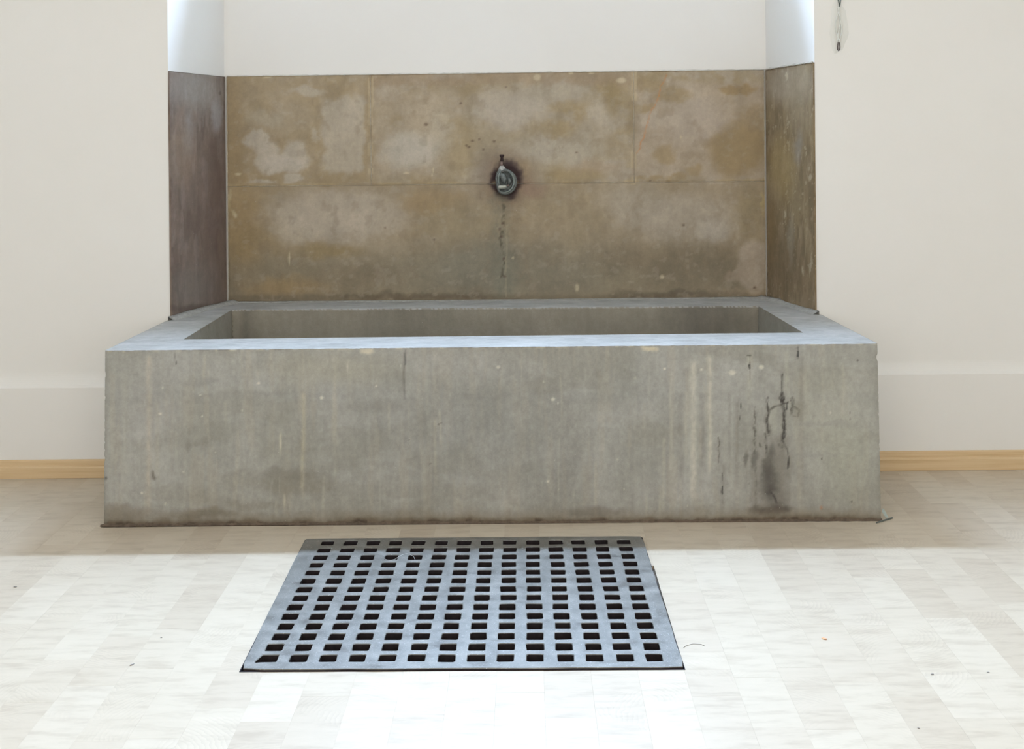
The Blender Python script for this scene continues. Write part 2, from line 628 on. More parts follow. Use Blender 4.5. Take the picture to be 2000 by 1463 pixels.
seen, rest = [], []
nx0 = int(math.floor(XL / W)) + 1
for i in range(nx0, int(XR / W)):
    x0 = i * W + .031
    y = YF + .02 + random.random() * .3
    step = (i % 3) * .11
    y = YF + .02
    first = True
    while y < PY - .02:
        L = random.choice((.26, .33, .38, .44)) + random.uniform(-.02, .02)
        if first:
            L = .12 + step + random.random() * .1
            first = False
        y2 = min(y + L, PY - .017)
        if PY - .017 - y2 < .06:
            y2 = PY - .017
        for fp in cut_boxes(x0, x0 + W, y, y2):
            if min(abs(fp[1][0] - fp[0][0]), abs(fp[2][1] - fp[1][1])) < .002:
                continue
            (seen if in_view(fp) else rest).append(fp)
        y = y2 + (0 if y2 < PY - .02 else 1)
seen.sort(key=lambda f: f[0][1])
rest += seen[300:]
for fp in seen[:300]:
    bm = bmesh.new()
    board_bm(bm, fp, random.uniform(-.0001, .0001))
    obj('floor_board', bm, M_board, floor)
bm = bmesh.new()
for fp in rest:
    board_bm(bm, fp, random.uniform(-.0001, .0001))
obj('outer_floor_boards', bm, M_board, floor, kind='stuff')

# ------------------------------------------------------------------ baseboards
for side, xa, xb in (('left', XL, -1.3655), ('right', 1.1155, XR)):
    bm = bmesh.new()
    ztop = .068 if side == 'left' else .072
    prof = [(PY, 0.0005), (PY - .016, .0005), (PY - .0165, ztop * .58), (PY - .0152, ztop * .63), (PY - .0085, ztop * .69),
            (PY - .0075, ztop * .93), (PY - .004, ztop), (PY, ztop)]
    a = [bm.verts.new((xa, y, z)) for y, z in prof]
    b_ = [bm.verts.new((xb, y, z)) for y, z in prof]
    n = len(prof)
    for k in range(n):
        bm.faces.new((a[k], a[(k + 1) % n], b_[(k + 1) % n], b_[k]))
    bm.faces.new(a)
    bm.faces.new(b_[::-1])
    obj('baseboard_' + side, bm, M_pine, kind='structure')

# ------------------------------------------------------------------ the trough
random.seed(3)
AL = 1.34   # the light falling on the upright stone, taken out of the picture's tones


def st(*c):
    return lin(c) * AL * np.array((.98, 1.005, 1.02))


ZT, YFR = .578, 4.540
TL, TR = -1.3835, 1.1445           # rim corners in front
BL, BR = -1.3965, 1.1500           # foot corners
WL, WR = -1.3500, 1.1000           # where the rim meets the wall
ZB = .588
YW = 5.674
OL, OR_ = MXL + .012, MXR - .012
fy0, fy1 = YFR + .010, YFR - .008    # foot a little askew, as built
IA, IB, IC, ID = (-1.178, 4.752), (.948, 4.778), (.905, 5.435), (-1.165, 5.462)   # basin mouth
ztop = lambda y: ZT + (ZB - ZT) * min(1, (y - YFR) / (YW - YFR))
zi = .17
FLT, FRT = (TL, YFR, ZT), (TR, YFR, ZT)
FLB, FRB = (BL, fy0, -.011), (BR, fy1, -.011)
WLT, WRT = (WL, PY - .003, ztop(PY)), (WR, PY - .003, ztop(PY))
WLB, WRB = (WL - .012, PY - .003, -.011), (WR + .012, PY - .003, -.011)
NLT, NRT = (NXL + .012, PY + .03, ztop(PY)), (NXR - .012, PY + .03, ztop(PY))
BLT, BRT = (OL, YW, ZB), (OR_, YW, ZB)
BLB, BRB = (OL, YW, -.011), (OR_, YW, -.011)
I = [(x, y, ztop(y)) for x, y in (IA, IB, IC, ID)]
J = [(x, y, zi) for x, y in ((-1.165, 4.77), (.935, 4.79), (.895, 5.42), (-1.15, 5.445))]
NF, NH, NR_, NS = 640, 150, 28, 120
lerp = lambda a, b_, t: tuple(a[k] * (1 - t) + b_[k] * t for k in range(3))
LM, RM = lerp(FLT, WLT, 1), lerp(FRT, WRT, 1)
patches = [
    (FLB, FRB, FRT, FLT, NF, NH),              # 0 front
    (FLT, FRT, I[1], I[0], NF, NR_),           # 1 front rim
    (FLT, I[0], lerp(I[0], I[3], .64), WLT, NR_, 60),   # 2 left rim, front part
    (WLT, lerp(I[0], I[3], .64), I[3], BLT, NR_, 40),   # 3 left rim in the niche
    (FRT, I[1], lerp(I[1], I[2], .64), WRT, NR_, 60),   # 4
    (WRT, lerp(I[1], I[2], .64), I[2], BRT, NR_, 40),   # 5
    (I[3], I[2], BRT, BLT, NF // 2, 20),       # 6 back rim
    (I[0], I[1], J[1], J[0], NF // 2, 20),     # 7 inner walls
    (I[3], I[2], J[2], J[3], NF // 2, 60),     # 8
    (I[0], I[3], J[3], J[0], 100, 20),         # 9
    (I[1], I[2], J[2], J[1], 100, 20),         # 10
    (J[0], J[1], J[2], J[3], 60, 20),          # 11 basin floor
    (FLB, FLT, WLT, WLB, NH, 20),              # 12 left end
    (FRB, FRT, WRT, WRB, NH, 20),              # 13 right end
    (BLB, BRB, BRT, BLT, 8, 2),                # 14 back
    (WLB, WLT, BLT, BLB, 2, 2),
    (WRB, WRT, BRT, BRB, 2, 2),
    (FLB, FRB, BRB, BLB, 2, 2),
]
V, Q, ID_ = patch_mesh(patches)
U, Vp = proj(V[:, 0], np.maximum(V[:, 1], .5), V[:, 2])
x, y, z = V[:, 0].copy(), V[:, 1].copy(), V[:, 2].copy()


def chip(t, seed, lo, hi, sc=90.):
    n_ = fbm(t * sc, t * 0, seed, 4)
    r = lo + (hi - lo) * sstep(.5, .85, n_) + .0012 * vnoise(t * 400, t * 0, seed + 9)
    big = sstep(.80, .9, vnoise(t * 22, t * 0, seed + 4))
    return r + big * hi * .8


# colour
P = Paint(U, Vp, st(139, 136, 128), 9, 3)
P.noise(.09, 130, 110, 1, 5)
P.noise(.05, 22, 30, 2, 3)
front = (ID_ == 0)
P.patches(st(146, 143, 136), .5, 120, 45, .52, .1, 4)
P.patches(st(128, 124, 114), .55, 150, 60, .57, .07, 8)
P.noise(.08, 7, 90, 12, 3)
P.patches(st(150, 142, 128), .35, 14, 160, .62, .06, 14)
P.blob(650, 720, 120, 30, st(146, 140, 124), .5, .7)
P.blob(560, 880, 60, 70, st(128, 124, 112), .4, .7)
P.blob(580, 945, 80, 22, st(112, 106, 94), .6, .6)
P.blob(560, 925, 60, 10, st(112, 107, 98), .5, .6)
P.blob(500, 985, 70, 10, st(116, 110, 98), .5, .6)
P.blob(740, 795, 70, 12, st(124, 120, 112), .5, .6)
P.blob(880, 700, 150, 24, st(150, 146, 138), .35, .8)
P.blob(900, 830, 120, 60, st(132, 130, 124), .5, .8)
P.line([(1040, 742), (1085, 775), (1108, 820), (1115, 880), (1100, 950), (1080, 990)], 26, st(124, 120, 112), .45, 8, 30)
P.blob(1000, 900, 70, 60, st(144, 141, 133), .35, .8)
P.blob(1620, 800, 70, 90, st(146, 143, 130), .5, .8)
P.blob(1655, 900, 50, 70, st(140, 138, 122), .5, .8)
P.blob(1240, 760, 60, 40, st(134, 132, 126), .4, .8)
P.blob(300, 800, 50, 60, st(146, 142, 137), .4, .8)
P.blob(365, 875, 8, 9, st(110, 106, 98), .6, .6)
P.blob(395, 868, 14, 10, st(118, 113, 104), .5, .7)
P.blob(300, 928, 5, 9, st(98, 92, 82), .8, .4)
P.blob(980, 775, 900, 10, st(128, 126, 120), .25, .8)
# pale runs of lime
for a_ in ((290, 690, 1020, 5, (160, 150, 135), .55), (308, 780, 960, 4, (152, 145, 130), .4), (398, 690, 760, 3, (158, 150, 135), .5),
           (548, 840, 900, 2, (178, 170, 150), .7), (556, 960, 1015, 2, (165, 155, 138), .7), (592, 760, 985, 4, (160, 150, 130), .55),
           (504, 720, 750, 3, (170, 160, 145), .7), (440, 780, 850, 3, (154, 148, 134), .4), (655, 690, 960, 4, (152, 146, 132), .35),
           (679, 700, 745, 2, (172, 165, 150), .6), (1354, 700, 990, 7, (164, 159, 146), .75), (1387, 690, 940, 4, (168, 162, 148), .75),
           (1310, 720, 960, 3, (154, 149, 138), .5), (1296, 850, 1020, 3, (158, 152, 138), .5), (1340, 760, 920, 3, (158, 152, 140), .5),
           (1463, 690, 800, 5, (156, 152, 138), .5), (1536, 680, 780, 4, (156, 152, 138), .5), (1268, 690, 840, 3, (152, 148, 138), .4),
           (735, 850, 960, 4, (150, 145, 134), .35), (835, 700, 900, 4, (150, 146, 134), .25), (1180, 700, 1000, 4, (148, 145, 134), .25),
           (1240, 760, 990, 3, (150, 146, 136), .35), (550, 690, 800, 6, (150, 144, 132), .3), (245, 720, 980, 6, (150, 146, 134), .3)):
    P.streak(a_[0], a_[1], a_[2], a_[3], st(*a_[4]), a_[5])
for x_, y0_, y1_, w_, o_ in ((1440, 770, 960, 4, .35), (1405, 850, 900, 3, .45), (1412, 900, 1010, 4, .35), (1425, 760, 950, 3, .3),
                             (1566, 690, 960, 5, .25), (790, 684, 790, 2.5, .6), (340, 686, 715, 2, .7), (1330, 760, 980, 5, .25), (1372, 760, 930, 5, .25)):
    P.streak(x_, y0_, y1_, w_, st(100, 95, 86), o_)
for k in range(60):      # fine random drips and scratches
    xx, yy = random.uniform(215, 1710), random.uniform(690, 980)
    P.streak(xx, yy, yy + random.uniform(40, 160), random.uniform(1, 3), st(*random.choice(((152, 147, 136), (158, 151, 136), (124, 120, 112)))), random.uniform(.2, .5))
for k in range(26):
    xx, yy = random.uniform(215, 1710), random.uniform(690, 1000)
    P.blob(xx, yy, random.uniform(1, 2.2), random.uniform(1, 3), st(*random.choice(((178, 172, 156), (186, 180, 165), (96, 92, 86)))), .6, .5, raw=True)
for k in range(14):
    xx, yy = random.uniform(230, 1700), random.uniform(690, 1000)
    P.blob(xx, yy, random.uniform(20, 60), random.uniform(4, 9), st(*random.choice(((150, 147, 140), (126, 123, 116)))), .4, .6)
# the black damp stain right of the middle
P.blob(1500, 900, 60, 80, st(122, 118, 108), .5, .8)
P.box(1467, 850, 1545, 1000, st(118, 112, 104), .35, 14)
P.blob(1513, 822, 9, 26, st(146, 143, 132), .7, .5)
P.blob(1503, 902, 11, 30, st(78, 73, 67), .7, .5)
P.blob(1503, 945, 17, 34, st(74, 69, 63), .75, .55)
P.noise(.10, 5, 7, 91, 3)
P.blob(1507, 960, 9, 10, st(58, 54, 50), .6, .7)
P.blob(1500, 935, 7, 10, st(70, 66, 61), .5, .7)
P.blob(1526, 905, 14, 50, st(104, 99, 90), .5, .6)
P.blob(1522, 975, 16, 20, st(96, 90, 83), .6, .6)
P.blob(1474, 898, 7, 15, st(84, 80, 74), .7, .6)
P.blob(1456, 896, 4, 14, st(88, 84, 78), .7, .6)
P.blob(1501, 830, 5, 18, st(92, 88, 81), .6, .6)
P.blob(1475, 965, 6, 40, st(114, 109, 100), .5, .7)
P.blob(1493, 996, 26, 7, st(60, 54, 49), .9, .6)
P.blob(1528, 997, 18, 6, st(64, 57, 52), .9, .6)
P.blob(1505, 998, 38, 14, st(82, 74, 67), .75, .5)
P.blob(1500, 1012, 14, 3, st(46, 40, 38), .8, .6)
P.blob(1560, 800, 14, 16, st(116, 112, 100), .5, .7)
P.line([(1527, 731), (1527, 770)], 2.2, st(70, 66, 61), .8, 2, 3, .3)
P.line([(1527, 768), (1527, 788), (1531, 800), (1530, 830), (1530, 862)], 5.5, st(58, 54, 50), .9, 4, 4.5, .45)
P.line([(1530, 862), (1538, 878), (1541, 892), (1540, 912)], 2, st(74, 70, 64), .75, 3, 2.5, .4)
P.line([(1499.5, 774), (1499, 800), (1500, 850)], 3, st(70, 66, 60), .8, 6, 3, .8)
P.line([(1496, 846), (1497, 884)], 3, st(82, 78, 72), .8, 5, 3, .7)
P.line([(1499, 812), (1503, 801), (1512, 794), (1526, 791)], 2.2, st(80, 76, 70), .75, 3, 3, .6)
P.line([(1527, 789), (1539, 786)], 2.2, st(56, 52, 48), .8, 1, 2, .3)
P.line([(1538, 787), (1537, 800)], 2, st(40, 38, 36), .85, 1, 1.6, .2)
P.line([(1546, 778), (1547, 790), (1545, 808)], 4.5, st(74, 69, 62), .8, 5, 4, .6)
P.line([(1552, 794), (1561, 802), (1557, 815), (1548, 812)], 2, st(92, 87, 78), .6, 6, 3, .8)
P.line([(1541, 892), (1540, 914)], 2.6, st(60, 56, 52), .75, 3, 2.6, .5)
P.line([(1475, 795), (1475, 850), (1474, 885)], 2.4, st(82, 78, 71), .65, 6, 3, .95)
P.line([(1475, 912), (1477, 960), (1474, 1000)], 2, st(92, 87, 80), .55, 4, 3, .7)
P.line([(1558, 676), (1558, 700)], 1.5, st(80, 78, 74), .7, 1, 2, .4)
P.line([(1558, 686), (1558, 696)], 3, st(34, 34, 34), .95, 0, 1.4, 0)
P.line([(1464, 694), (1465, 740)], 1.6, st(92, 88, 82), .7, 3, 2, .7)
P.line([(1463, 713), (1464, 720)], 3.4, st(46, 44, 42), .85, 1, 2, .2)
P.line([(1460, 694), (1467, 695)], 1.6, st(74, 70, 66), .7, 1, 1.6, .5)
P.line([(1448, 787), (1447, 796)], 2.4, st(44, 42, 40), .85, 1, 1.5, 0)
P.line([(1446, 812), (1445, 820)], 1.6, st(70, 66, 62), .75, 1, 1.6, .2)
P.line([(1404, 855), (1404, 904)], 1.3, st(74, 70, 64), .7, 3, 1.8, .4)
P.line([(1411, 925), (1411, 938)], 1.6, st(70, 66, 62), .75, 2, 1.6, .5)
P.line([(1411, 951), (1411, 964)], 2.8, st(44, 42, 42), .8, 2, 2, .3)
P.line([(1505, 963), (1513, 971), (1518, 981)], 2.6, st(46, 42, 40), .75, 5, 3, .5)
P.line([(1521, 868), (1527, 874), (1530, 870)], 2, st(88, 84, 77), .6, 5, 2.5, .6)
P.line([(1484, 866), (1486, 872)], 3, st(74, 70, 64), .7, 2, 2, .3)
P.line([(341, 688), (344, 712)], 1.2, st(88, 86, 82), .8, 2, 1.6)
P.line([(791, 684), (791, 712)], 2, st(98, 98, 94), .75, 2, 2)
P.line([(789, 740), (791, 780)], 1.4, st(104, 102, 98), .5, 2, 2)
P.line([(556, 955), (566, 1012)], 1, st(108, 103, 94), .5, 2, 1.5)
for u_, v_, r_ in ((973, 717, 3), (1080, 780, 3), (1070, 940, 2.5), (857, 829, 1.8), (628, 777, 3), (505, 749, 2.5), (313, 808, 2.5),
                   (277, 963, 2.2), (1298, 720, 2.5), (1370, 722, 2.2), (1430, 728, 5), (1487, 717, 4), (395, 813, 1.8), (735, 754, 1.8)):
    P.blob(u_, v_, r_ * 1.2, r_, st(186, 180, 165), .8, .4, raw=True)
for u_, v_, r_ in ((857, 829, 2), (1605, 896, 1.8), (1663, 980, 1.8), (1675, 704, 2.2), (207, 934, 3)):
    P.blob(u_, v_, r_, r_, st(70, 66, 62), .85, .4, raw=True)
P.blob(1604, 992, 2.5, 4, st(160, 110, 80), .7, .5, raw=True)
P.blob(1430, 727, 9, 2, st(168, 164, 150), .6, .4, raw=True)
# dirty foot
foot = 1025 - (U - 200) * 9 / 1520
d_ = foot - Vp + (fbm(U / 25, Vp / 25, 33) - .5) * 14
P.put((1 - sstep(10, 34, d_)) * front, st(112, 102, 86), .55)
P.put((1 - sstep(2, 15, d_)) * front, st(84, 68, 50), .75)
P.put((1 - sstep(0, 8, d_)) * front * sstep(.5, .6, vnoise(U / 12, Vp * 0, 5)), st(54, 42, 34), .7)
P.blob(1160, 1000, 60, 9, st(96, 88, 78), .5, .6)
P.blob(240, 1000, 60, 14, st(112, 102, 88), .6, .6)
P.blob(400, 1004, 60, 10, st(100, 90, 74), .6, .6)
# pale chipped arris along the top and grey worn ends
top = 684 - (U - 205) * 15.5 / 1510
dt = Vp - top
P.put(front * (1 - sstep(0, 7, dt)) * sstep(.60, .72, vnoise(U / 9, U * 0, 8)), st(182, 172, 150), .55)
P.put(front * (1 - sstep(0, 5, dt)) * sstep(.55, .7, vnoise(U / 14, U * 0, 18)), st(92, 86, 78), .5)
P.blob(1270, 681, 14, 5, st(196, 184, 158), .7, .5)
P.blob(716, 683, 12, 5, st(190, 180, 158), .7, .5)
P.put(front * (1 - sstep(0, 10, U - 203)), st(112, 108, 98), .4)
P.put(front * sstep(1704, 1722, U), st(112, 108, 96), .4)
col = P.c
# rim and basin
rim = (ID_ >= 1) & (ID_ <= 6)
rc = np.tile(st(153, 150, 144) * .93, (len(V), 1))
rn = fbm(x * 9, y * 22, 40, 5)
rc *= (1 + (rn - .5) * .34)[:, None]
rn2 = sstep(.52, .66, fbm(x * 14 + 5, y * 30, 44, 5))[:, None]
rc = rc * (1 - rn2 * .3) + st(120, 116, 108) * .9 * rn2 * .3
col[rim] = rc[rim]
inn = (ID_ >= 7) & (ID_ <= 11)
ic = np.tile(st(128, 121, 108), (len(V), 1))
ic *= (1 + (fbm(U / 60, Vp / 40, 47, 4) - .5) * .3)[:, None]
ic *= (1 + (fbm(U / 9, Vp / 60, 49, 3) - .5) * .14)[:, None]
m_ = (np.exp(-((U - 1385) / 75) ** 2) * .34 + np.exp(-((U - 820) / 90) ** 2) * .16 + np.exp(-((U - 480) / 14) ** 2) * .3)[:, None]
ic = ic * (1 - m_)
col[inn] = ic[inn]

# chipped arrises: every edge rounded with its own uneven radius
r1 = chip(x, 2, .0015, .0062)
fyl = fy0 + (fy1 - fy0) * (x - BL) / (BR - BL)
yf = np.where(z > 0, fyl + (YFR - fyl) * (z + .011) / (ZT + .011), fyl)
msk = (np.isin(ID_, (0, 1, 2, 4))) & (y - yf < r1) & (ZT - z < r1)
cy_, cz_ = yf + r1, ZT - r1
dy, dz = y - cy_, z - cz_
nn = np.sqrt(dy * dy + dz * dz) + 1e-9
y = np.where(msk, cy_ + dy / nn * r1, y)
z = np.where(msk, cz_ + dz / nn * r1, z)
for side in (-1, 1):
    r2 = chip(V[:, 2] + 3 * side, 5 + side, .002, .0075, 70.)
    tt = (V[:, 2] + .011) / (ZT + .011)
    xe = (BL + (TL - BL) * tt) if side < 0 else (BR + (TR - BR) * tt)
    inx = (x - xe) if side < 0 else (xe - x)
    ms = np.isin(ID_, (0, 1, 12, 13)) & (inx < r2) & (V[:, 1] - yf < r2)
    cx_ = xe + (r2 if side < 0 else -r2)
    dx, dy = V[:, 0] - cx_, V[:, 1] - (yf + r2)
    nn = np.sqrt(dx * dx + dy * dy) + 1e-9
    x = np.where(ms, cx_ + dx / nn * r2, x)
    y = np.where(ms, yf + r2 + dy / nn * r2, y)
# slight unevenness of the cast faces
y = np.where(front, y + (fbm(V[:, 0] * 6, V[:, 2] * 6, 60, 4) - .5) * .003, y)
z = np.where(rim & (ID_ != 1) | (ID_ == 1), z, z)
V2 = np.stack([x, y, z], 1)
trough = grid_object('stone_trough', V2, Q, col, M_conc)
tag(trough, 'long grey weathered stone wash trough with thick walls standing against the niche', 'trough')

# dirty mortar seam between the trough and the floor boards
bm = bmesh.new()
n = 160
ring = []
for k in range(n + 1):
    t = k / n
    xx = BL - .010 + (BR - BL + .012) * t
    yy = fy0 + (fy1 - fy0) * t
    h_ = .005 + .006 * random.random()
    d__ = .003 + .004 * random.random() + (.004 if t < .05 else 0)
    ring.append([bm.verts.new((xx, yy + .003, .0003)), bm.verts.new((xx, yy - d__, .0006)), bm.verts.new((xx, yy - .001, h_))])
for a, b_ in zip(ring[:-1], ring[1:]):
    for k in range(3):
        bm.faces.new((a[k], a[(k + 1) % 3], b_[(k + 1) % 3], b_[k]))
bm.faces.new(ring[0])
bm.faces.new(ring[-1][::-1])
obj('mortar_seam', bm, M_seam, trough)
trough.children[0]['label'] = 'dark brown dirty seam along the foot'

# ------------------------------------------------------------------ stone splashback
splash = thing('stone_splashback', 'brown stained stone slab splashback lining the niche behind the trough', 'splashback')
YS = 5.668          # face of the back slabs
TAPX, TAPZ = at(988, 354, YS).x, at(988, 354, YS).z


def slab(corners, nu, nv, thick, paint, outward, warp=.0009, hole=False):
    """corners seen from the room: lower left, lower right, upper right, upper left"""
    a, b_, c_, d = (np.asarray(q, float) for q in corners)
    back = [q + np.asarray(outward) * thick for q in (a, b_, c_, d)]
    V, Q, I_ = patch_mesh([(a, b_, c_, d, nu, nv), (a, b_, back[1], back[0], nu, 1), (d, c_, back[2], back[3], nu, 1),
                           (a, d, back[3], back[0], nv, 1), (b_, c_, back[2], back[1], nv, 1)])
    U, Vv = proj(V[:, 0], V[:, 1], V[:, 2])
    col = paint(U, Vv)
    f = (I_ == 0)
    # uneven worn outline and surface
    o = np.asarray(outward)
    lu = np.linspace(0, 1, nu + 1)
    s = np.zeros(len(V)); t = np.zeros(len(V))
    g1, g2 = np.meshgrid(lu, np.linspace(0, 1, nv + 1), indexing='ij')
    cnt = (nu + 1) * (nv + 1)
    s[:cnt], t[:cnt] = g1.ravel(), g2.ravel()
    Lx, Lz = np.linalg.norm(b_ - a), np.linalg.norm(d - a)
    e = np.minimum(np.minimum(s, 1 - s) * Lx, np.minimum(t, 1 - t) * Lz)
    rr_ = .0015 + .0035 * sstep(.5, .8, fbm(V[:, 0] * 60 + V[:, 1] * 60, V[:, 2] * 60, 70, 3))
    back_ = np.where(f, np.clip(rr_ - e, 0, None) ** 1.0 * .8, np.where(True, 0, 0))
    edge = np.where(f, back_ + (fbm(V[:, 0] * 5 + V[:, 1] * 5, V[:, 2] * 5, 77, 4)) * warp * 2, 0)
    if hole:
        dd = np.hypot(V[:, 0] - TAPX, (V[:, 2] - TAPZ))
        edge = edge + np.where(f, .006 * (1 - sstep(.045, .066, dd + (fbm(V[:, 0] * 40, V[:, 2] * 40, 3) - .5) * .02)), 0)
    # the rims of the side faces follow the front edge
    fe = {}
    V = V + o[None, :] * edge[:, None]
    return V, Q, col


AS = 1.33
ss = lambda *c: lin(c) * AS
OCH, LGT, DRK, GRN = ss(138, 122, 95), ss(156, 146, 130), ss(110, 98, 82), ss(112, 110, 98)


def paint_back(U, Vv):
    P = Paint(U, Vv, ss(141, 128, 106), 11, 21)
    lower = Vv > 358
    P.noise(.07, 160, 120, 1, 4)
    P.patches(ss(132, 114, 82), .5, 85, 60, .54, .08, 3)
    P.patches(ss(154, 144, 130), .5, 70, 50, .58, .07, 9)
    # left upper slab
    P.box(436, 140, 735, 362, ss(136, 120, 94), .6, 6)
    P.box(630, 190, 712, 340, LGT, .75, 9)
    P.blob(600, 178, 36, 10, LGT, .7, .4)
    P.blob(517, 232, 36, 16, ss(148, 138, 120), .6, .5)
    for a_ in ((504, 278, 22, 20), (522, 310, 24, 26), (582, 306, 30, 26), (560, 325, 34, 14), (508, 356, 30, 7), (570, 350, 18, 10), (540, 320, 30, 16)):
        P.blob(*a_, ss(162, 153, 139), .75, .3)
    P.blob(616, 268, 8, 12, LGT, .7, .4)
    P.box(712, 150, 722, 362, OCH, .7, 4)
    P.box(610, 345, 722, 362, OCH, .7, 4)
    P.blob(612, 290, 12, 24, OCH, .6, .5)
    P.blob(455, 240, 16, 100, ss(132, 112, 80), .5, .7)
    # centre slab
    P.box(726, 175, 900, 345, ss(150, 136, 116), .7, 12)
    P.box(726, 140, 1236, 166, ss(138, 120, 98), .6, 8)
    P.blob(800, 295, 52, 34, ss(166, 158, 144), .85, .4)
    P.blob(860, 260, 26, 50, ss(158, 148, 130), .5, .5)
    P.blob(775, 235, 14, 10, OCH, .6, .5)
    P.blob(900, 300, 32, 55, ss(138, 122, 92), .6, .6)
    P.blob(910, 240, 40, 14, ss(136, 120, 90), .5, .6)
    P.blob(985, 215, 75, 34, ss(158, 148, 134), .7, .5)
    P.blob(1160, 240, 40, 40, ss(156, 145, 128), .6, .5)
    P.blob(1085, 300, 95, 34, ss(158, 149, 133), .65, .5)
    P.blob(1080, 180, 60, 14, ss(152, 142, 124), .5, .6)
    for a_ in ((1105, 208, 38, 12), (1082, 250, 46, 16), (1050, 330, 56, 18), (1130, 340, 60, 10), (1195, 190, 20, 35), (1135, 225, 12, 16)):
        P.blob(*a_, ss(136, 118, 84), .6, .5)
    P.blob(1160, 325, 50, 12, ss(146, 126, 102), .5, .6)
    P.blob(1055, 310, 20, 60, ss(148, 138, 124), .4, .6)
    # right slab
    P.box(1240, 160, 1490, 350, ss(152, 138, 120), .75, 10)
    P.blob(1360, 240, 60, 50, ss(158, 146, 132), .6, .6)
    P.blob(1442, 295, 56, 52, ss(130, 112, 80), .85, .3)
    P.blob(1470, 250, 30, 40, ss(132, 114, 84), .7, .4)
    P.blob(1440, 174, 36, 9, ss(132, 112, 78), .8, .3)
    for a_ in ((1312, 187, 34, 13), (1258, 210, 22, 9), (1297, 302, 22, 16), (1356, 337, 16, 11), (1270, 165, 30, 12), (1268, 345, 26, 6), (1320, 346, 20, 8)):
        P.blob(*a_, ss(134, 116, 84), .7, .4)
    P.blob(1280, 235, 40, 14, ss(158, 146, 130), .5, .5)
    # long lower slab
    low = lambda m: m * lower
    P2 = Paint(U, Vv, (0, 0, 0), 11, 23)
    P2.c = P.c.copy()
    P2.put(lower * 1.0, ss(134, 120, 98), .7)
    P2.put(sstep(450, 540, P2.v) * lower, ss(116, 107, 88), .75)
    P2.blob(470, 440, 40, 85, ss(136, 116, 82), .8, .6)
    P2.blob(545, 465, 45, 30, ss(134, 116, 84), .5, .6)
    P2.blob(655, 420, 125, 48, ss(158, 147, 131), .85, .45)
    P2.blob(580, 455, 40, 30, ss(156, 146, 130), .6, .5)
    P2.blob(760, 480, 55, 14, ss(144, 132, 112), .5, .6)
    P2.blob(845, 395, 60, 26, ss(136, 116, 84), .7, .5)
    P2.blob(640, 490, 60, 14, ss(126, 108, 72), .6, .6)
    P2.blob(900, 440, 70, 40, ss(132, 120, 96), .5, .6)
    P2.blob(1120, 420, 90, 60, ss(138, 124, 100), .6, .7)
    P2.blob(1240, 400, 60, 40, ss(150, 140, 124), .7, .6)
    P2.blob(1345, 430, 100, 50, ss(150, 140, 125), .8, .5)
    P2.blob(1390, 450, 30, 24, ss(158, 150, 138), .5, .5)
    P2.blob(1465, 420, 24, 50, ss(134, 120, 92), .6, .5)
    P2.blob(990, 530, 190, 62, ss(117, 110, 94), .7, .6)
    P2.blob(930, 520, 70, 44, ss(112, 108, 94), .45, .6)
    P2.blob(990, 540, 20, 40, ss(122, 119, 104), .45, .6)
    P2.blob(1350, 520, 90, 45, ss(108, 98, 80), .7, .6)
    P2.blob(1240, 500, 80, 25, ss(116, 104, 84), .5, .6)
    P2.blob(1474, 520, 34, 52, ss(150, 137, 120), .9, .22)
    P2.blob(1440, 540, 24, 10, ss(148, 134, 117), .7, .3)
    P2.blob(1460, 572, 60, 8, ss(146, 130, 108), .5, .5)
    P2.blob(560, 560, 80, 16, ss(138, 116, 82), .65, .6)
    P2.blob(700, 540, 90, 26, ss(120, 107, 86), .5, .6)
    P2.blob(480, 530, 30, 24, ss(122, 110, 90), .5, .6)
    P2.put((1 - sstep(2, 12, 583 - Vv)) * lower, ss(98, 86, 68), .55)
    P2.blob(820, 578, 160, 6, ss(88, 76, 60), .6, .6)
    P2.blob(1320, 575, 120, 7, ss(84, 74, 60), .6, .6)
    P2.blob(454, 418, 5, 9, ss(172, 158, 128), .8, .4)
    P2.blob(447, 390, 4, 20, ss(164, 148, 112), .6, .5)
    P2.blob(1490, 400, 4, 22, ss(164, 146, 104), .7, .5)
    P = P2
    P.noise(.12, 42, 34, 27, 5)
    P.noise(.10, 14, 14, 30, 4)
    P.patches(ss(156, 146, 130), .22, 16, 12, .66, .04, 77)
    P.patches(ss(112, 98, 78), .25, 22, 26, .66, .05, 79)
    # dirt and rust about the tap, and the run below it
    P.blob(945, 325, 26, 34, ss(104, 96, 86), .5, .7)
    P.blob(990, 350, 52, 54, ss(112, 94, 78), .65, .5)
    P.blob(988, 352, 33, 37, ss(52, 38, 40), .97, .22)
    P.blob(1040, 372, 26, 14, ss(128, 104, 88), .5, .6)
    P.line([(975, 395), (978, 470), (984, 560)], 22, ss(104, 102, 88), .5, 14, 26, .4)
    P.line([(984, 400), (983, 440), (980, 470), (983, 500), (981, 540)], 2.5, ss(74, 68, 54), .7, 9, 4, 1.)
    P.line([(990, 440), (988, 500), (987, 580)], 2, ss(146, 138, 116), .5, 5, 2)
    for u_, v_, r_ in ((982, 436, 3), (976, 447, 3), (980, 462, 3), (984, 505, 3), (986, 540, 3), (923, 275, 3), (936, 272, 2.4), (911, 284, 2.6),
                       (832, 243, 4), (965, 276, 3), (944, 292, 2.4), (916, 287, 3), (988, 170, 2.4), (1126, 298, 2.6), (1270, 353, 2.5), (900, 202, 3),
                       (1474, 562, 3), (752, 445, 2), (848, 468, 2.6), (1335, 440, 3)):
        P.blob(u_, v_, r_, r_ * .8, ss(78, 60, 50), .7, .5, raw=True)
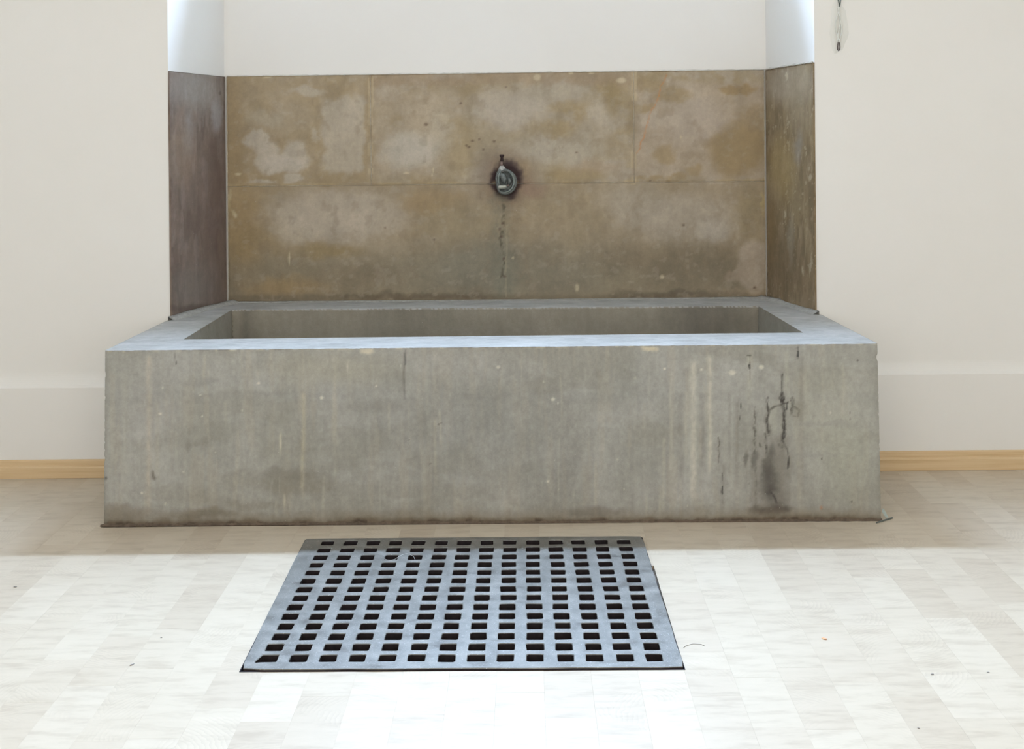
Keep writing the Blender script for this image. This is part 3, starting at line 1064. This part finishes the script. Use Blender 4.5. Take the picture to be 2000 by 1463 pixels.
    for u_, v_, a_, b_ in ((846, 332, 1.6, 5), (844, 342, 2, 2), (1049, 151, 7, 6), (1213, 157, 9, 5), (1002, 504, 2.5, 2.5), (1330, 268, 2, 3),
                           (1293, 541, 4, 4), (1127, 562, 4, 7), (793, 338, 6, 2), (465, 340, 6, 2.5), (1115, 142, 5, 3), (1155, 143, 5, 2), (565, 505, 2, 12), (522, 152, 8, 1.5)):
        P.blob(u_, v_, a_, b_, ss(178, 164, 136), .7, .4, raw=True)
    # the rusty crack in the right slab
    P.line([(1301, 147), (1289, 172), (1284, 192), (1270, 222), (1262, 252), (1252, 280), (1244, 300)], 1.2, ss(164, 112, 66), .75, 5, 1.8)
    P.noise(.05, 9, 60, 33, 3)
    # pale scuffed arrises at the joints
    for jx in (724, 1238):
        m_ = (np.abs(U - jx - 0) < 5) & (Vv < 360)
        P.put(m_ * sstep(.45, .6, vnoise(Vv / 16, U * 0, int(jx))), ss(166, 150, 122), .5)
    m_ = np.exp(-((Vv - (363 - (U - 441) * .0105)) / 3.) ** 2)
    P.put(m_ * sstep(.4, .6, vnoise(U / 26, U * 0, 12)), ss(164, 146, 112), .5)
    return P.c


def paint_left(U, Vv):
    P = Paint(U, Vv, ss(108, 94, 83), 7, 41)  # darker stone tone, partly the shade on this side face put into the colour
    P.noise(.12, 26, 130, 2, 4)
    P.noise(.10, 6, 60, 4, 3)
    P.patches(ss(88, 74, 65), .5, 9, 70, .58, .06, 5)
    P.patches(ss(128, 118, 110), .4, 7, 50, .60, .06, 6)
    P.blob(385, 175, 45, 34, ss(138, 132, 126), .6, .7)
    P.blob(425, 225, 10, 34, ss(146, 142, 140), .6, .5)
    P.blob(370, 260, 10, 40, ss(134, 130, 128), .5, .6)
    P.blob(420, 420, 24, 130, ss(92, 76, 66), .65, .7)
    P.blob(360, 300, 22, 60, ss(124, 106, 88), .5, .6)
    P.blob(380, 560, 40, 40, ss(112, 104, 96), .6, .6)
    P.blob(385, 603, 50, 9, ss(70, 58, 50), .6, .5)
    P.blob(430, 182, 2.5, 3, ss(80, 66, 58), .7, .4, raw=True)
    P.noise(.10, 12, 14, 9, 3)
    return P.c


def paint_right(U, Vv):
    P = Paint(U, Vv, ss(118, 103, 78), 7, 43)  # ochre stone; some of its darkness is side-face shade put into the colour
    P.noise(.13, 16, 110, 2, 4)
    P.noise(.10, 5, 50, 4, 3)
    P.patches(ss(92, 76, 54), .55, 8, 70, .56, .06, 5)
    P.patches(ss(140, 124, 100), .5, 6, 45, .58, .06, 6)
    P.patches(ss(156, 144, 122), .6, 3, 10, .72, .03, 8)
    P.blob(1535, 165, 50, 36, ss(142, 130, 114), .7, .6)
    P.blob(1560, 200, 22, 60, ss(138, 124, 104), .5, .6)
    P.blob(1560, 290, 8, 30, ss(134, 128, 120), .5, .6)
    P.blob(1525, 330, 25, 60, ss(136, 116, 78), .6, .6)
    P.blob(1505, 450, 14, 60, ss(104, 84, 54), .7, .6)
    P.blob(1530, 520, 35, 60, ss(96, 80, 58), .6, .6)
    P.blob(1575, 560, 14, 40, ss(112, 94, 70), .5, .6)
    P.blob(1545, 470, 6, 50, ss(128, 120, 104), .5, .5)
    for a_ in ((1567, 530, 2, 10), (1584, 520, 2, 20), (1532, 420, 2.5, 8), (1533, 150, 2, 8), (1585, 345, 3, 6)):
        P.blob(*a_, ss(170, 158, 136), .6, .4)
    P.noise(.10, 12, 14, 9, 3)
    return P.c


def face_corners(x0, x1, z00, z10, z11, z01):
    return [(x0, YS, z00), (x1, YS, z10), (x1, YS, z11), (x0, YS, z01)]


SBX0, SBX1 = MXL + .011, MXR - .009
jx1, jx2 = at(724, 250, YS).x, at(1238, 250, YS).x
ja, jb = at(441, 364.5, YS).z, at(1490, 354, YS).z
ta, tb = at(441, 150, YS).z, at(1492, 136.5, YS).z
zj = lambda x_: ja + (jb - ja) * (x_ - SBX0) / (SBX1 - SBX0)
zt_ = lambda x_: ta + (tb - ta) * (x_ - SBX0) / (SBX1 - SBX0)
g = .0011
ZS0 = ZB + .001
for (xa, xb, lo, hi, nu, nv) in ((SBX0, jx1 - g, None, 1, 118, 88), (jx1 + g, jx2 - g, None, 1, 212, 88), (jx2 + g, SBX1, None, 1, 104, 88),
                                 (SBX0, SBX1, ZS0, 0, 430, 94)):
    if lo is None:
        cs = face_corners(xa, xb, zj(xa) + g, zj(xb) + g, zt_(xb), zt_(xa))
    else:
        cs = face_corners(xa, xb, lo, lo, zj(xb) - g, zj(xa) - g)
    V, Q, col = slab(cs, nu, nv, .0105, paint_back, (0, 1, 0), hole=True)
    o = grid_object('stone_slab', V, Q, col, M_slab, splash)
# side slabs, splayed like the niche
nl = Vector((YN - YB, -(MXL - NXL), 0)).normalized()
nr = Vector((-(YN - YB), (MXR - NXR), 0)).normalized()
th = .0075
for s in (-1, 1):
    n_ = nl if s < 0 else nr
    f0 = Vector((NXL if s < 0 else NXR, YB, 0)) + n_ * th
    f1 = Vector((MXL if s < 0 else MXR, YN, 0)) + n_ * th
    f1 = f0 + (f1 - f0) * ((YS - .001 - f0.y) / (f1.y - f0.y))
    f0 = f0 + Vector((0, -.0035, 0))
    za0, za1 = (1.518, ta) if s < 0 else (1.529, tb)
    zl = ZS0
    if s < 0:
        cs = [(f0.x, f0.y, zl), (f1.x, f1.y, zl), (f1.x, f1.y, za1), (f0.x, f0.y, za0)]
    else:
        cs = [(f1.x, f1.y, zl), (f0.x, f0.y, zl), (f0.x, f0.y, za0), (f1.x, f1.y, za1)]
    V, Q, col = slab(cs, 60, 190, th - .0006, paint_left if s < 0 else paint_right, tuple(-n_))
    grid_object('stone_slab', V, Q, col, M_slab, splash)

# joint mortar: pale beads between the slabs, white caulk on top and in the corners
def bead(name, pts, r, m, parent, jit=.4, seg=6):
    bm = bmesh.new()
    P_, R_ = [], []
    for (p, q) in zip(pts[:-1], pts[1:]):
        p, q = Vector(p), Vector(q)
        n_ = max(2, int((q - p).length / .014))
        for k in range(n_):
            P_.append(p.lerp(q, k / n_))
            R_.append(r * (1 + random.uniform(-jit, jit)))
    P_.append(Vector(pts[-1]))
    R_.append(r)
    tube(bm, P_, R_, seg)
    return obj(name, bm, m, parent, smooth=True)


bead('joint', [(jx1, YS + .0022, zj(jx1)), (jx1, YS + .0022, zt_(jx1) - .002)], .0019, M_joint, splash, .35)
bead('joint', [(jx2, YS + .0026, zj(jx2)), (jx2, YS + .0026, zt_(jx2) - .002)], .0019, M_joint, splash, .35)
bead('joint', [(SBX0, YS + .003, zj(SBX0)), (TAPX - .075, YS + .003, zj(TAPX))], .0018, M_joint, splash, .35)
bead('joint', [(TAPX + .075, YS + .003, zj(TAPX)), (SBX1, YS + .003, zj(SBX1))], .0018, M_joint, splash, .35)
for k in range(2):
    xx = (SBX0 + .0005) if k == 0 else (SBX1 - .0015)
    o = bead('corner_joint', [(xx, YS + .001, ZS0 + .012), (xx, YS + .001, (ta if k == 0 else tb) - .001)], .0013, M_joint, splash, .5)
o = bead('caulk_line', [(SBX0 + .002, YS + .006, ta + .0018), (SBX1 - .002, YS + .006, tb + .0018)], .0028, M_caulk, splash, .45)
o = bead('caulk_line', [(f0.x - .001, f0.y + .008, 1.5305), (SBX1, YS - .004, tb + .002), (SBX1 - .045, YS + .003, tb + .003)], .0034, M_caulk, splash, .6)
# mortar fillet where slabs and rim meet
bm = bmesh.new()
sec = []
path = [(NXL + .004, PY - .002), (NXL + .020, YB + .02), (MXL - .030, 5.50), (MXL + .010, 5.60), (MXL + .05, YS - .004), (0, YS), (MXR - .05, YS - .004),
        (MXR - .008, 5.60), (MXR + .034, 5.50), (NXR - .018, YB + .02), (NXR - .002, PY - .002)]
inward = [(1, .0), (1, 0), (1, -.3), (1, -.6), (.3, -1), (0, -1), (-.3, -1), (-1, -.6), (-1, -.3), (-1, 0), (-1, 0)]
N = []
for (p, q, a, c_) in zip(path[:-1], path[1:], inward[:-1], inward[1:]):
    n_ = max(3, int(math.hypot(q[0] - p[0], q[1] - p[1]) / .02))
    for k in range(n_):
        t = k / n_
        N.append(((p[0] * (1 - t) + q[0] * t, p[1] * (1 - t) + q[1] * t), (a[0] * (1 - t) + c_[0] * t, a[1] * (1 - t) + c_[1] * t)))
N.append((path[-1], inward[-1]))
rows = []
for (p, d) in N:
    L_ = math.hypot(*d) or 1
    d = (d[0] / L_, d[1] / L_)
    w_ = (.022 if abs(d[1]) < .9 else .010) * (.85 + .4 * float(vnoise(len(rows) / 5.0, 0, 4)))
    h_ = (.016 if abs(d[1]) < .9 else .007) * (.8 + .5 * float(vnoise(len(rows) / 4.0, 0, 9)))
    zz = ztop(p[1]) - .001
    prof = [(-.006, zz), (-.006, zz + h_), (w_ * .25, zz + h_ * .55), (w_ * .6, zz + h_ * .2), (w_ * 1.15, zz)]
    rows.append([bm.verts.new((p[0] + d[0] * a, p[1] + d[1] * a, z_)) for a, z_ in prof])
for a, b_ in zip(rows[:-1], rows[1:]):
    for k in range(4):
        bm.faces.new((a[k], a[k + 1], b_[k + 1], b_[k]))
obj('mortar_fillet', bm, M_mortar, splash, smooth=True)

# ------------------------------------------------------------------ old tap
K = YS / FP
tap = thing('wall_tap', 'small rounded grey metal tap with rusty stem set in the stained splashback', 'tap', (TAPX, YS + .006, TAPZ))


def tp(u, v, dy):
    """photo position -> tap-local point, dy out of the wall"""
    p = at(u, v, YS)
    return Vector((p.x - TAPX, -dy, p.z - TAPZ))


outline = [(974, 330), (983, 328.5), (993, 330), (1001, 335), (1007, 342), (1010.5, 351), (1010, 361), (1006, 370), (999, 377), (990, 380.5),
           (981, 380), (974, 376), (970.5, 368), (968.5, 358), (967.5, 347), (969.5, 337)]
cxo, cyo = 989, 355
bm = bmesh.new()
rings = []
for sc, dy in ((.86, 0), (.93, .012), (1.0, .026), (1.0, .038), (.95, .045), (.86, .047), (.78, .043), (.70, .036), (.45, .032), (.2, .033)):
    rings.append([bm.verts.new(tp(cxo + (u - cxo) * sc, cyo + (v - cyo) * sc, dy)) for u, v in outline])
m_ = len(outline)
for a, b_ in zip(rings[:-1], rings[1:]):
    for k in range(m_):
        bm.faces.new((a[k], a[(k + 1) % m_], b_[(k + 1) % m_], b_[k]))
bm.faces.new(rings[-1])
bm.faces.new(rings[0][::-1])
body = obj('tap_body', bm, M_lead, tap, smooth=True)
bm = bmesh.new()
tube(bm, [tp(978, 334, .044), tp(974.5, 342, .045), tp(974, 350, .045), (tp(974.5, 358, .044)), tp(976, 364, .042)], [.003, .0045, .0045, .004, .003], 8)
tube(bm, [tp(994, 334, .043), tp(1000, 340, .044), tp(1004, 348, .045), tp(1004.5, 357, .045), tp(1001, 366, .045), tp(994, 373, .045), tp(985, 375.5, .044), tp(977, 373, .043)],
     [.003, .0042, .005, .0055, .0055, .005, .004, .003], 8)
obj('raised_rim', bm, M_shim, body, smooth=True)
bm = bmesh.new()
tube(bm, [tp(976, 337, .036), tp(982, 343, .041), tp(985, 350, .043), tp(984, 358, .041)], [.008, .0125, .0125, .009], 12)
tube(bm, [tp(993, 346, .036), tp(996, 353, .040), tp(993, 361, .036)], [.006, .0095, .006], 10)
obj('valve_bulge', bm, M_lead, body, smooth=True)
bm = bmesh.new()
tube(bm, [tp(974, 365, .047), tp(975, 365, .048), tp(988, 364, .048), tp(989.5, 364, .047)], [.006, .0085, .0085, .006], 14)
obj('nozzle', bm, M_nozzle, tap, smooth=True)
bm = bmesh.new()
tube(bm, [tp(992.5, 361.5, .040), tp(992.5, 361.5, .0445)], .0038, 8)
obj('screw', bm, M_copper, tap, smooth=True)
bm = bmesh.new()
tube(bm, [tp(981, 332.5, .028), tp(981, 330.5, .030), tp(980.5, 327, .030), tp(980, 323.5, .030)], [.0165, .0175, .0125, .008], 14)
obj('neck', bm, M_leadl, tap, smooth=True)
bm = bmesh.new()
tube(bm, [tp(980, 324, .030), tp(980, 319, .030), tp(980.3, 314, .030)], [.0062, .005, .0055], 10)
obj('stem', bm, M_copper, tap, smooth=True)
bm = bmesh.new()
tube(bm, [tp(980.5, 315, .030), tp(980.5, 308.5, .030), tp(980.5, 306, .030)], [.0068, .006, .0052], 10)
tube(bm, [tp(980.5, 306.5, .030), tp(980.4, 305, .030), tp(980.3, 302.5, .030), tp(980.3, 301.5, .030)], [.0058, .0092, .0095, .006], 10)
obj('stem_head', bm, M_rust, tap, smooth=True)

# ------------------------------------------------------------------ grate
grate = thing('iron_floor_grate', 'square blue-grey cast iron drain grate with square holes in front of trough', 'grate', (-.17, 3.84, 0))
GO = Vector((-.17, 3.84, 0))
ZG = .006
TH = .020
random.seed(5)


def bil(a, b_, c_, d, s, t):
    return a.lerp(b_, s).lerp(d.lerp(c_, s), t)


NH_ = 14
p_x = (H10 - H00).length / 13
bm = bmesh.new()
# cell-corner lattice in hole-pitch units: lines at -1(edge),-.5,.5..12.5,13+(edge)


def lat(i, j):
    """i,j in 0..16 : 0 and 16 are the plate's outline, 1..15 the cell lines"""
    def u_of(k):
        return (k - 1 - .5) / 13.0
    if i in (0, 16) or j in (0, 16):
        # on outline
        def edge_pt(i, j):
            s = (u_of(min(max(i, 1), 15)) * 13 + .5) / 14
            t = (u_of(min(max(j, 1), 15)) * 13 + .5) / 14
            s = .055 + s * .89
            t = .045 + t * .915
            if i == 0: s = 0
            if i == 16: s = 1
            if j == 0: t = 0
            if j == 16: t = 1
            return bil(G00, G10, G11, G01, s, t)
        p = edge_pt(i, j)
        jt = .0016
        if 0 < i < 16 or 0 < j < 16:
            if j in (0, 16) and 0 < i < 16: p = p + Vector((0, random.uniform(-jt, jt), 0))
            elif i in (0, 16) and 0 < j < 16: p = p + Vector((random.uniform(-jt, jt), 0, 0))
        return p
    return bil(H00, H10, H11, H01, u_of(i), u_of(j))


LT = {}
ZL = {}
for i in range(17):
    for j in range(17):
        q = lat(i, j)
        zz = ZG + (random.uniform(-.0004, .0004))
        # rounded corners of the plate
        if (i, j) in ((0, 16), (16, 16), (16, 0), (0, 0)):
            cc = (G00 + G10 + G11 + G01) / 4
            q = q + (cc - q).normalized() * (.005 if (i, j) != (0, 0) else .009)
        LT[i, j] = bm.verts.new((q.x, q.y, zz))
holes_lo = []
for i in range(16):
    for j in range(16):
        a, b_, c_, d = LT[i, j], LT[i + 1, j], LT[i + 1, j + 1], LT[i, j + 1]
        if 1 <= i <= 14 and 1 <= j <= 14:
            ctr = bil(H00, H10, H11, H01, (i - 1) / 13, (j - 1) / 13)
            ctr = ctr + Vector((random.uniform(-.0012, .0012), random.uniform(-.0012, .0012), 0))
            hx = .0222 * random.uniform(.95, 1.05)
            hy = .0252 * random.uniform(.94, 1.04)
            oct_ = []
            cr = .0055
            lst = []
            for (sx, sy) in ((-1, -1), (1, -1), (1, 1), (-1, 1)):
                c0 = Vector((ctr.x + sx * (hx - cr), ctr.y + sy * (hy - cr), 0))
                ang0 = {(-1, -1): 180, (1, -1): 270, (1, 1): 0, (-1, 1): 90}[(sx, sy)]
                for da in (0, 45, 90):
                    r_ = cr * random.uniform(.7, 1.15)
                    an = math.radians(ang0 + da)
                    lst.append(c0 + Vector((math.cos(an) * r_, math.sin(an) * r_, 0)))
            if (i, j) == (1, 1):
                lst[0] += Vector((-.010, 0, 0)); lst[1] += Vector((-.008, -.006, 0))
            tv = [bm.verts.new((p.x, p.y, ZG - .0002)) for p in lst]
            rv = [bm.verts.new((p.x + (ctr.x - p.x) * .06, p.y + (ctr.y - p.y) * .06, ZG - .0018)) for p in lst]
            bv = [bm.verts.new((p.x + (ctr.x - p.x) * .04, p.y + (ctr.y - p.y) * .04, ZG - TH)) for p in lst]
            cell = [a, b_, c_, d]
            for k in range(4):
                n1 = (k + 1) % 4
                bm.faces.new((cell[k], tv[3 * k], tv[3 * k + 1]))
                bm.faces.new((cell[k], tv[3 * k + 1], tv[3 * k + 2]))
                bm.faces.new((cell[k], tv[3 * k + 2], tv[3 * n1], cell[n1]))
            for k in range(12):
                n1 = (k + 1) % 12
                bm.faces.new((tv[k], tv[n1], rv[n1], rv[k]))
                bm.faces.new((rv[k], rv[n1], bv[n1], bv[k])).material_index = 1
        else:
            bm.faces.new((a, b_, c_, d))
loop_ = [(i, 0) for i in range(16)] + [(16, j) for j in range(16)] + [(i, 16) for i in range(16, 0, -1)] + [(0, j) for j in range(16, 0, -1)]
cc = (G00 + G10 + G11 + G01) / 4
r1_ = [LT[k] for k in loop_]
mid = [bm.verts.new((v.co.x + (v.co.x - cc.x) * .002, v.co.y + (v.co.y - cc.y) * .002, ZG - .0018)) for v in r1_]
low_ = [bm.verts.new((v.co.x + (v.co.x - cc.x) * .002, v.co.y + (v.co.y - cc.y) * .002, -.011)) for v in r1_]
for k in range(len(loop_)):
    n1 = (k + 1) % len(loop_)
    bm.faces.new((r1_[k], r1_[n1], mid[n1], mid[k]))
    bm.faces.new((mid[k], mid[n1], low_[n1], low_[k])).material_index = 1
for v in bm.verts:
    v.co -= GO
me = bpy.data.meshes.new('grate_plate')
bmesh.ops.recalc_face_normals(bm, faces=bm.faces)
bm.to_mesh(me)
bm.free()
me.materials.append(M_grate)
me.materials.append(M_edge)
o = bpy.data.objects.new('grate_plate', me)
C.objects.link(o)
o.parent = grate
# dark iron angle frame round the plate, flush in the boards
bm = bmesh.new()
fo = [G00, G10, G11, G01]
ins = [p + (cc - p).normalized() * -.0016 for p in fo]
ous = [p + (cc - p).normalized() * -.0042 for p in fo]
for k in range(4):
    n1 = (k + 1) % 4
    a, b_, c_, d = ins[k], ins[n1], ous[n1], ous[k]
    for q, w2 in ((.0012, None),):
        quad(bm, *[(p.x - GO.x, p.y - GO.y, q) for p in (a, b_, c_, d)])
        quad(bm, *[(p.x - GO.x, p.y - GO.y, zz) for p, zz in ((c_, q), (d, q), (d, -.0115), (c_, -.0115))])
        quad(bm, *[(p.x - GO.x, p.y - GO.y, zz) for p, zz in ((a, q), (b_, q), (b_, -.0115), (a, -.0115))])
obj('edge_frame', bm, M_edge, grate)

# ------------------------------------------------------------------ bits and pieces
# pale hair across the grate
bm = bmesh.new()
pts = [onfloor(u, v, ZG + .0014) for u, v in ((748, 1089), (754, 1093), (763, 1094.5), (772, 1092), (779, 1087), (786, 1083.5), (794, 1081.5), (801, 1083), (808, 1087), (811, 1094))]
tube(bm, pts, .0004, 5)
tag(obj('hair', bm, M_hair, smooth=True), 'fine pale hair curled across holes at back left of the grate', 'hair')
bm = bmesh.new()
pts = [onfloor(u, v, .0009) for u, v in ((1335, 1265), (1340, 1261), (1347, 1259), (1354, 1257.5), (1362, 1258), (1370, 1258.5), (1376, 1261.5))]
tube(bm, pts, .0006, 5)
tag(obj('thread', bm, M_grit, smooth=True), 'thin brown curved thread on white floor right of the grate', 'thread')
# orange crumb
def lump(name, u, v, r, m, label, cat='crumb', flat=.45, ang=0., asp=1.6):
    bm = bmesh.new()
    bmesh.ops.create_icosphere(bm, subdivisions=2, radius=r)
    for q in bm.verts:
        q.co.x *= asp
        q.co *= random.uniform(.85, 1.15)
        q.co.z *= flat
    zmin = min(q.co.z for q in bm.verts)
    p = onfloor(u, v)
    for q in bm.verts:
        q.co.z -= zmin
    o = obj(name, bm, m, smooth=True)
    o.location = (p.x, p.y, .0003)
    o.rotation_euler = (0, 0, ang)
    return tag(o, label, cat)


lump('crumb', 1610, 1248, .0048, M_crumb, 'small bright orange crumb on the white floor right of the grate', flat=.2, ang=-1.0, asp=1.7)
lump('grit', 1821, 1318, .0024, M_grit, 'dark grit speck on bare floor towards the lower right corner', 'grit')
lump('grit', 258, 1299, .0022, M_grit, 'elongated dark grit speck on floor left of the grate', 'grit', asp=3., ang=.9)
lump('grit', 30, 1147, .0026, M_grit, 'grey grit speck on floor near left picture edge below baseboard', 'grit', asp=2.2)
lump('grit', 315, 1246, .0016, M_grit, 'tiny round grit speck midway between left edge and grate', 'grit')
lump('grit', 1794, 1423, .0017, M_grit, 'tiny dark grit speck nearest the camera at lower right', 'grit')
lump('grit', 1930, 1314, .0020, M_grit, 'grit speck on floor near right picture edge', 'grit')

# bent bit of steel at the right foot of the trough
p0 = onfloor(1716, 1022)
shim = thing('steel_scrap', 'bent dark steel scrap poking out under the right front corner of trough', 'scrap', (p0.x, p0.y, 0))
bm = bmesh.new()
a, b_ = onfloor(1712, 1023) - p0, onfloor(1744, 1013.5) - p0
n_ = Vector((-(b_ - a).y, (b_ - a).x, 0)).normalized() * .010
for zz in (.0008,):
    vs = [a, a + n_ * .2, b_ + n_ * .5, b_]
    lo = [bm.verts.new((q.x, q.y, zz)) for q in vs]
    hi = [bm.verts.new((q.x, q.y, zz + .0042)) for q in vs]
    bm.faces.new(lo[::-1]); bm.faces.new(hi)
    for k in range(4):
        bm.faces.new((lo[k], lo[(k + 1) % 4], hi[(k + 1) % 4], hi[k]))
obj('flat_strip', bm, M_shim, shim)
bm = bmesh.new()
base = 4.56
tri = [at(1722.5, 994, base), at(1726.5, 994, base), at(1735.5, 1012, base), at(1730, 1013, base), at(1722.8, 1000, base)]
fr_ = [bm.verts.new((q.x - p0.x, q.y - p0.y, max(q.z, .002))) for q in tri]
bk_ = [bm.verts.new((q.x - p0.x, q.y - p0.y + .002, max(q.z, .002))) for q in tri]
bm.faces.new(fr_); bm.faces.new(bk_[::-1])
for k in range(5):
    bm.faces.new((fr_[k], fr_[(k + 1) % 5], bk_[(k + 1) % 5], bk_[k]))
obj('bent_fin', bm, M_shiml, shim)['label'] = 'bright upright fin'

# filler patch and looped wire high on the right wall
bm = bmesh.new()
YP = YB
cu, cv = 1638, 52
ringsp = []
for sc, d_ in ((1.0, 0.0002), (.86, .0022), (.55, .0030), (.2, .0034)):
    row = []
    for k in range(28):
        a = 2 * math.pi * k / 28
        rj = 1 + .10 * math.sin(3 * a + 1) + .06 * math.sin(7 * a)
        u = cu + math.cos(a) * 17.5 * sc * rj
        v = cv + math.sin(a) * 52 * sc * rj
        p = at(u, v, YP)
        row.append(bm.verts.new((p.x, YP - d_, p.z)))
    ringsp.append(row)
for a, b_ in zip(ringsp[:-1], ringsp[1:]):
    for k in range(28):
        bm.faces.new((a[k], a[(k + 1) % 28], b_[(k + 1) % 28], b_[k]))
bm.faces.new(ringsp[-1])
obj('filler_patch', bm, M_patch, walls[1], smooth=True)
wire = thing('wire_loop', 'pale painted wire loop hanging on the right wall over grey filler', 'wire', tuple(at(1638, 0, YB - .012)))
wo = at(1638, 0, YB - .012)


def wp(u, v, d=.009):
    return at(u, v, YB - d) - wo


bm = bmesh.new()
tube(bm, [wp(1631, -60), wp(1635, -25), wp(1637.5, 0), wp(1639, 7), wp(1639.6, 12)], [.0022, .002, .0022, .0022, .0018], 8)
obj('dark_strand', bm, M_cabled, wire, smooth=True)
bm = bmesh.new()
tube(bm, [wp(1650, -60, .011), wp(1645, -25, .011), wp(1642, 0, .011), wp(1641, 7, .011), wp(1639.8, 13, .010)], [.0024, .0022, .0024, .0022, .0018], 8)
obj('dark_strand', bm, M_shim, wire, smooth=True)
for k, (du, amp) in enumerate(((-4.5, 2.0), (0, -2.2), (4.5, 1.6))):
    bm = bmesh.new()
    pts = [wp(1638.5 + du * math.sin(math.pi * min(1, max(0, (v - 10) / 75))) + amp * math.sin(v / 11.0 + k), v, .007 + .002 * k) for v in range(13, 88, 5)]
    tube(bm, pts, [.0024] * len(pts), 8)
    obj('pale_strand', bm, M_cable, wire, smooth=True)
bm = bmesh.new()
tube(bm, [wp(1638.5, 79), wp(1636.8, 84), wp(1636, 91), wp(1636.3, 97), wp(1638, 99.5), wp(1640, 97), wp(1640.6, 91), wp(1639.8, 84), wp(1638.7, 80)],
     [.0012, .0016, .0018, .0018, .0018, .0018, .0018, .0016, .0012], 8)
obj('wire_eye', bm, M_rust, wire, smooth=True)
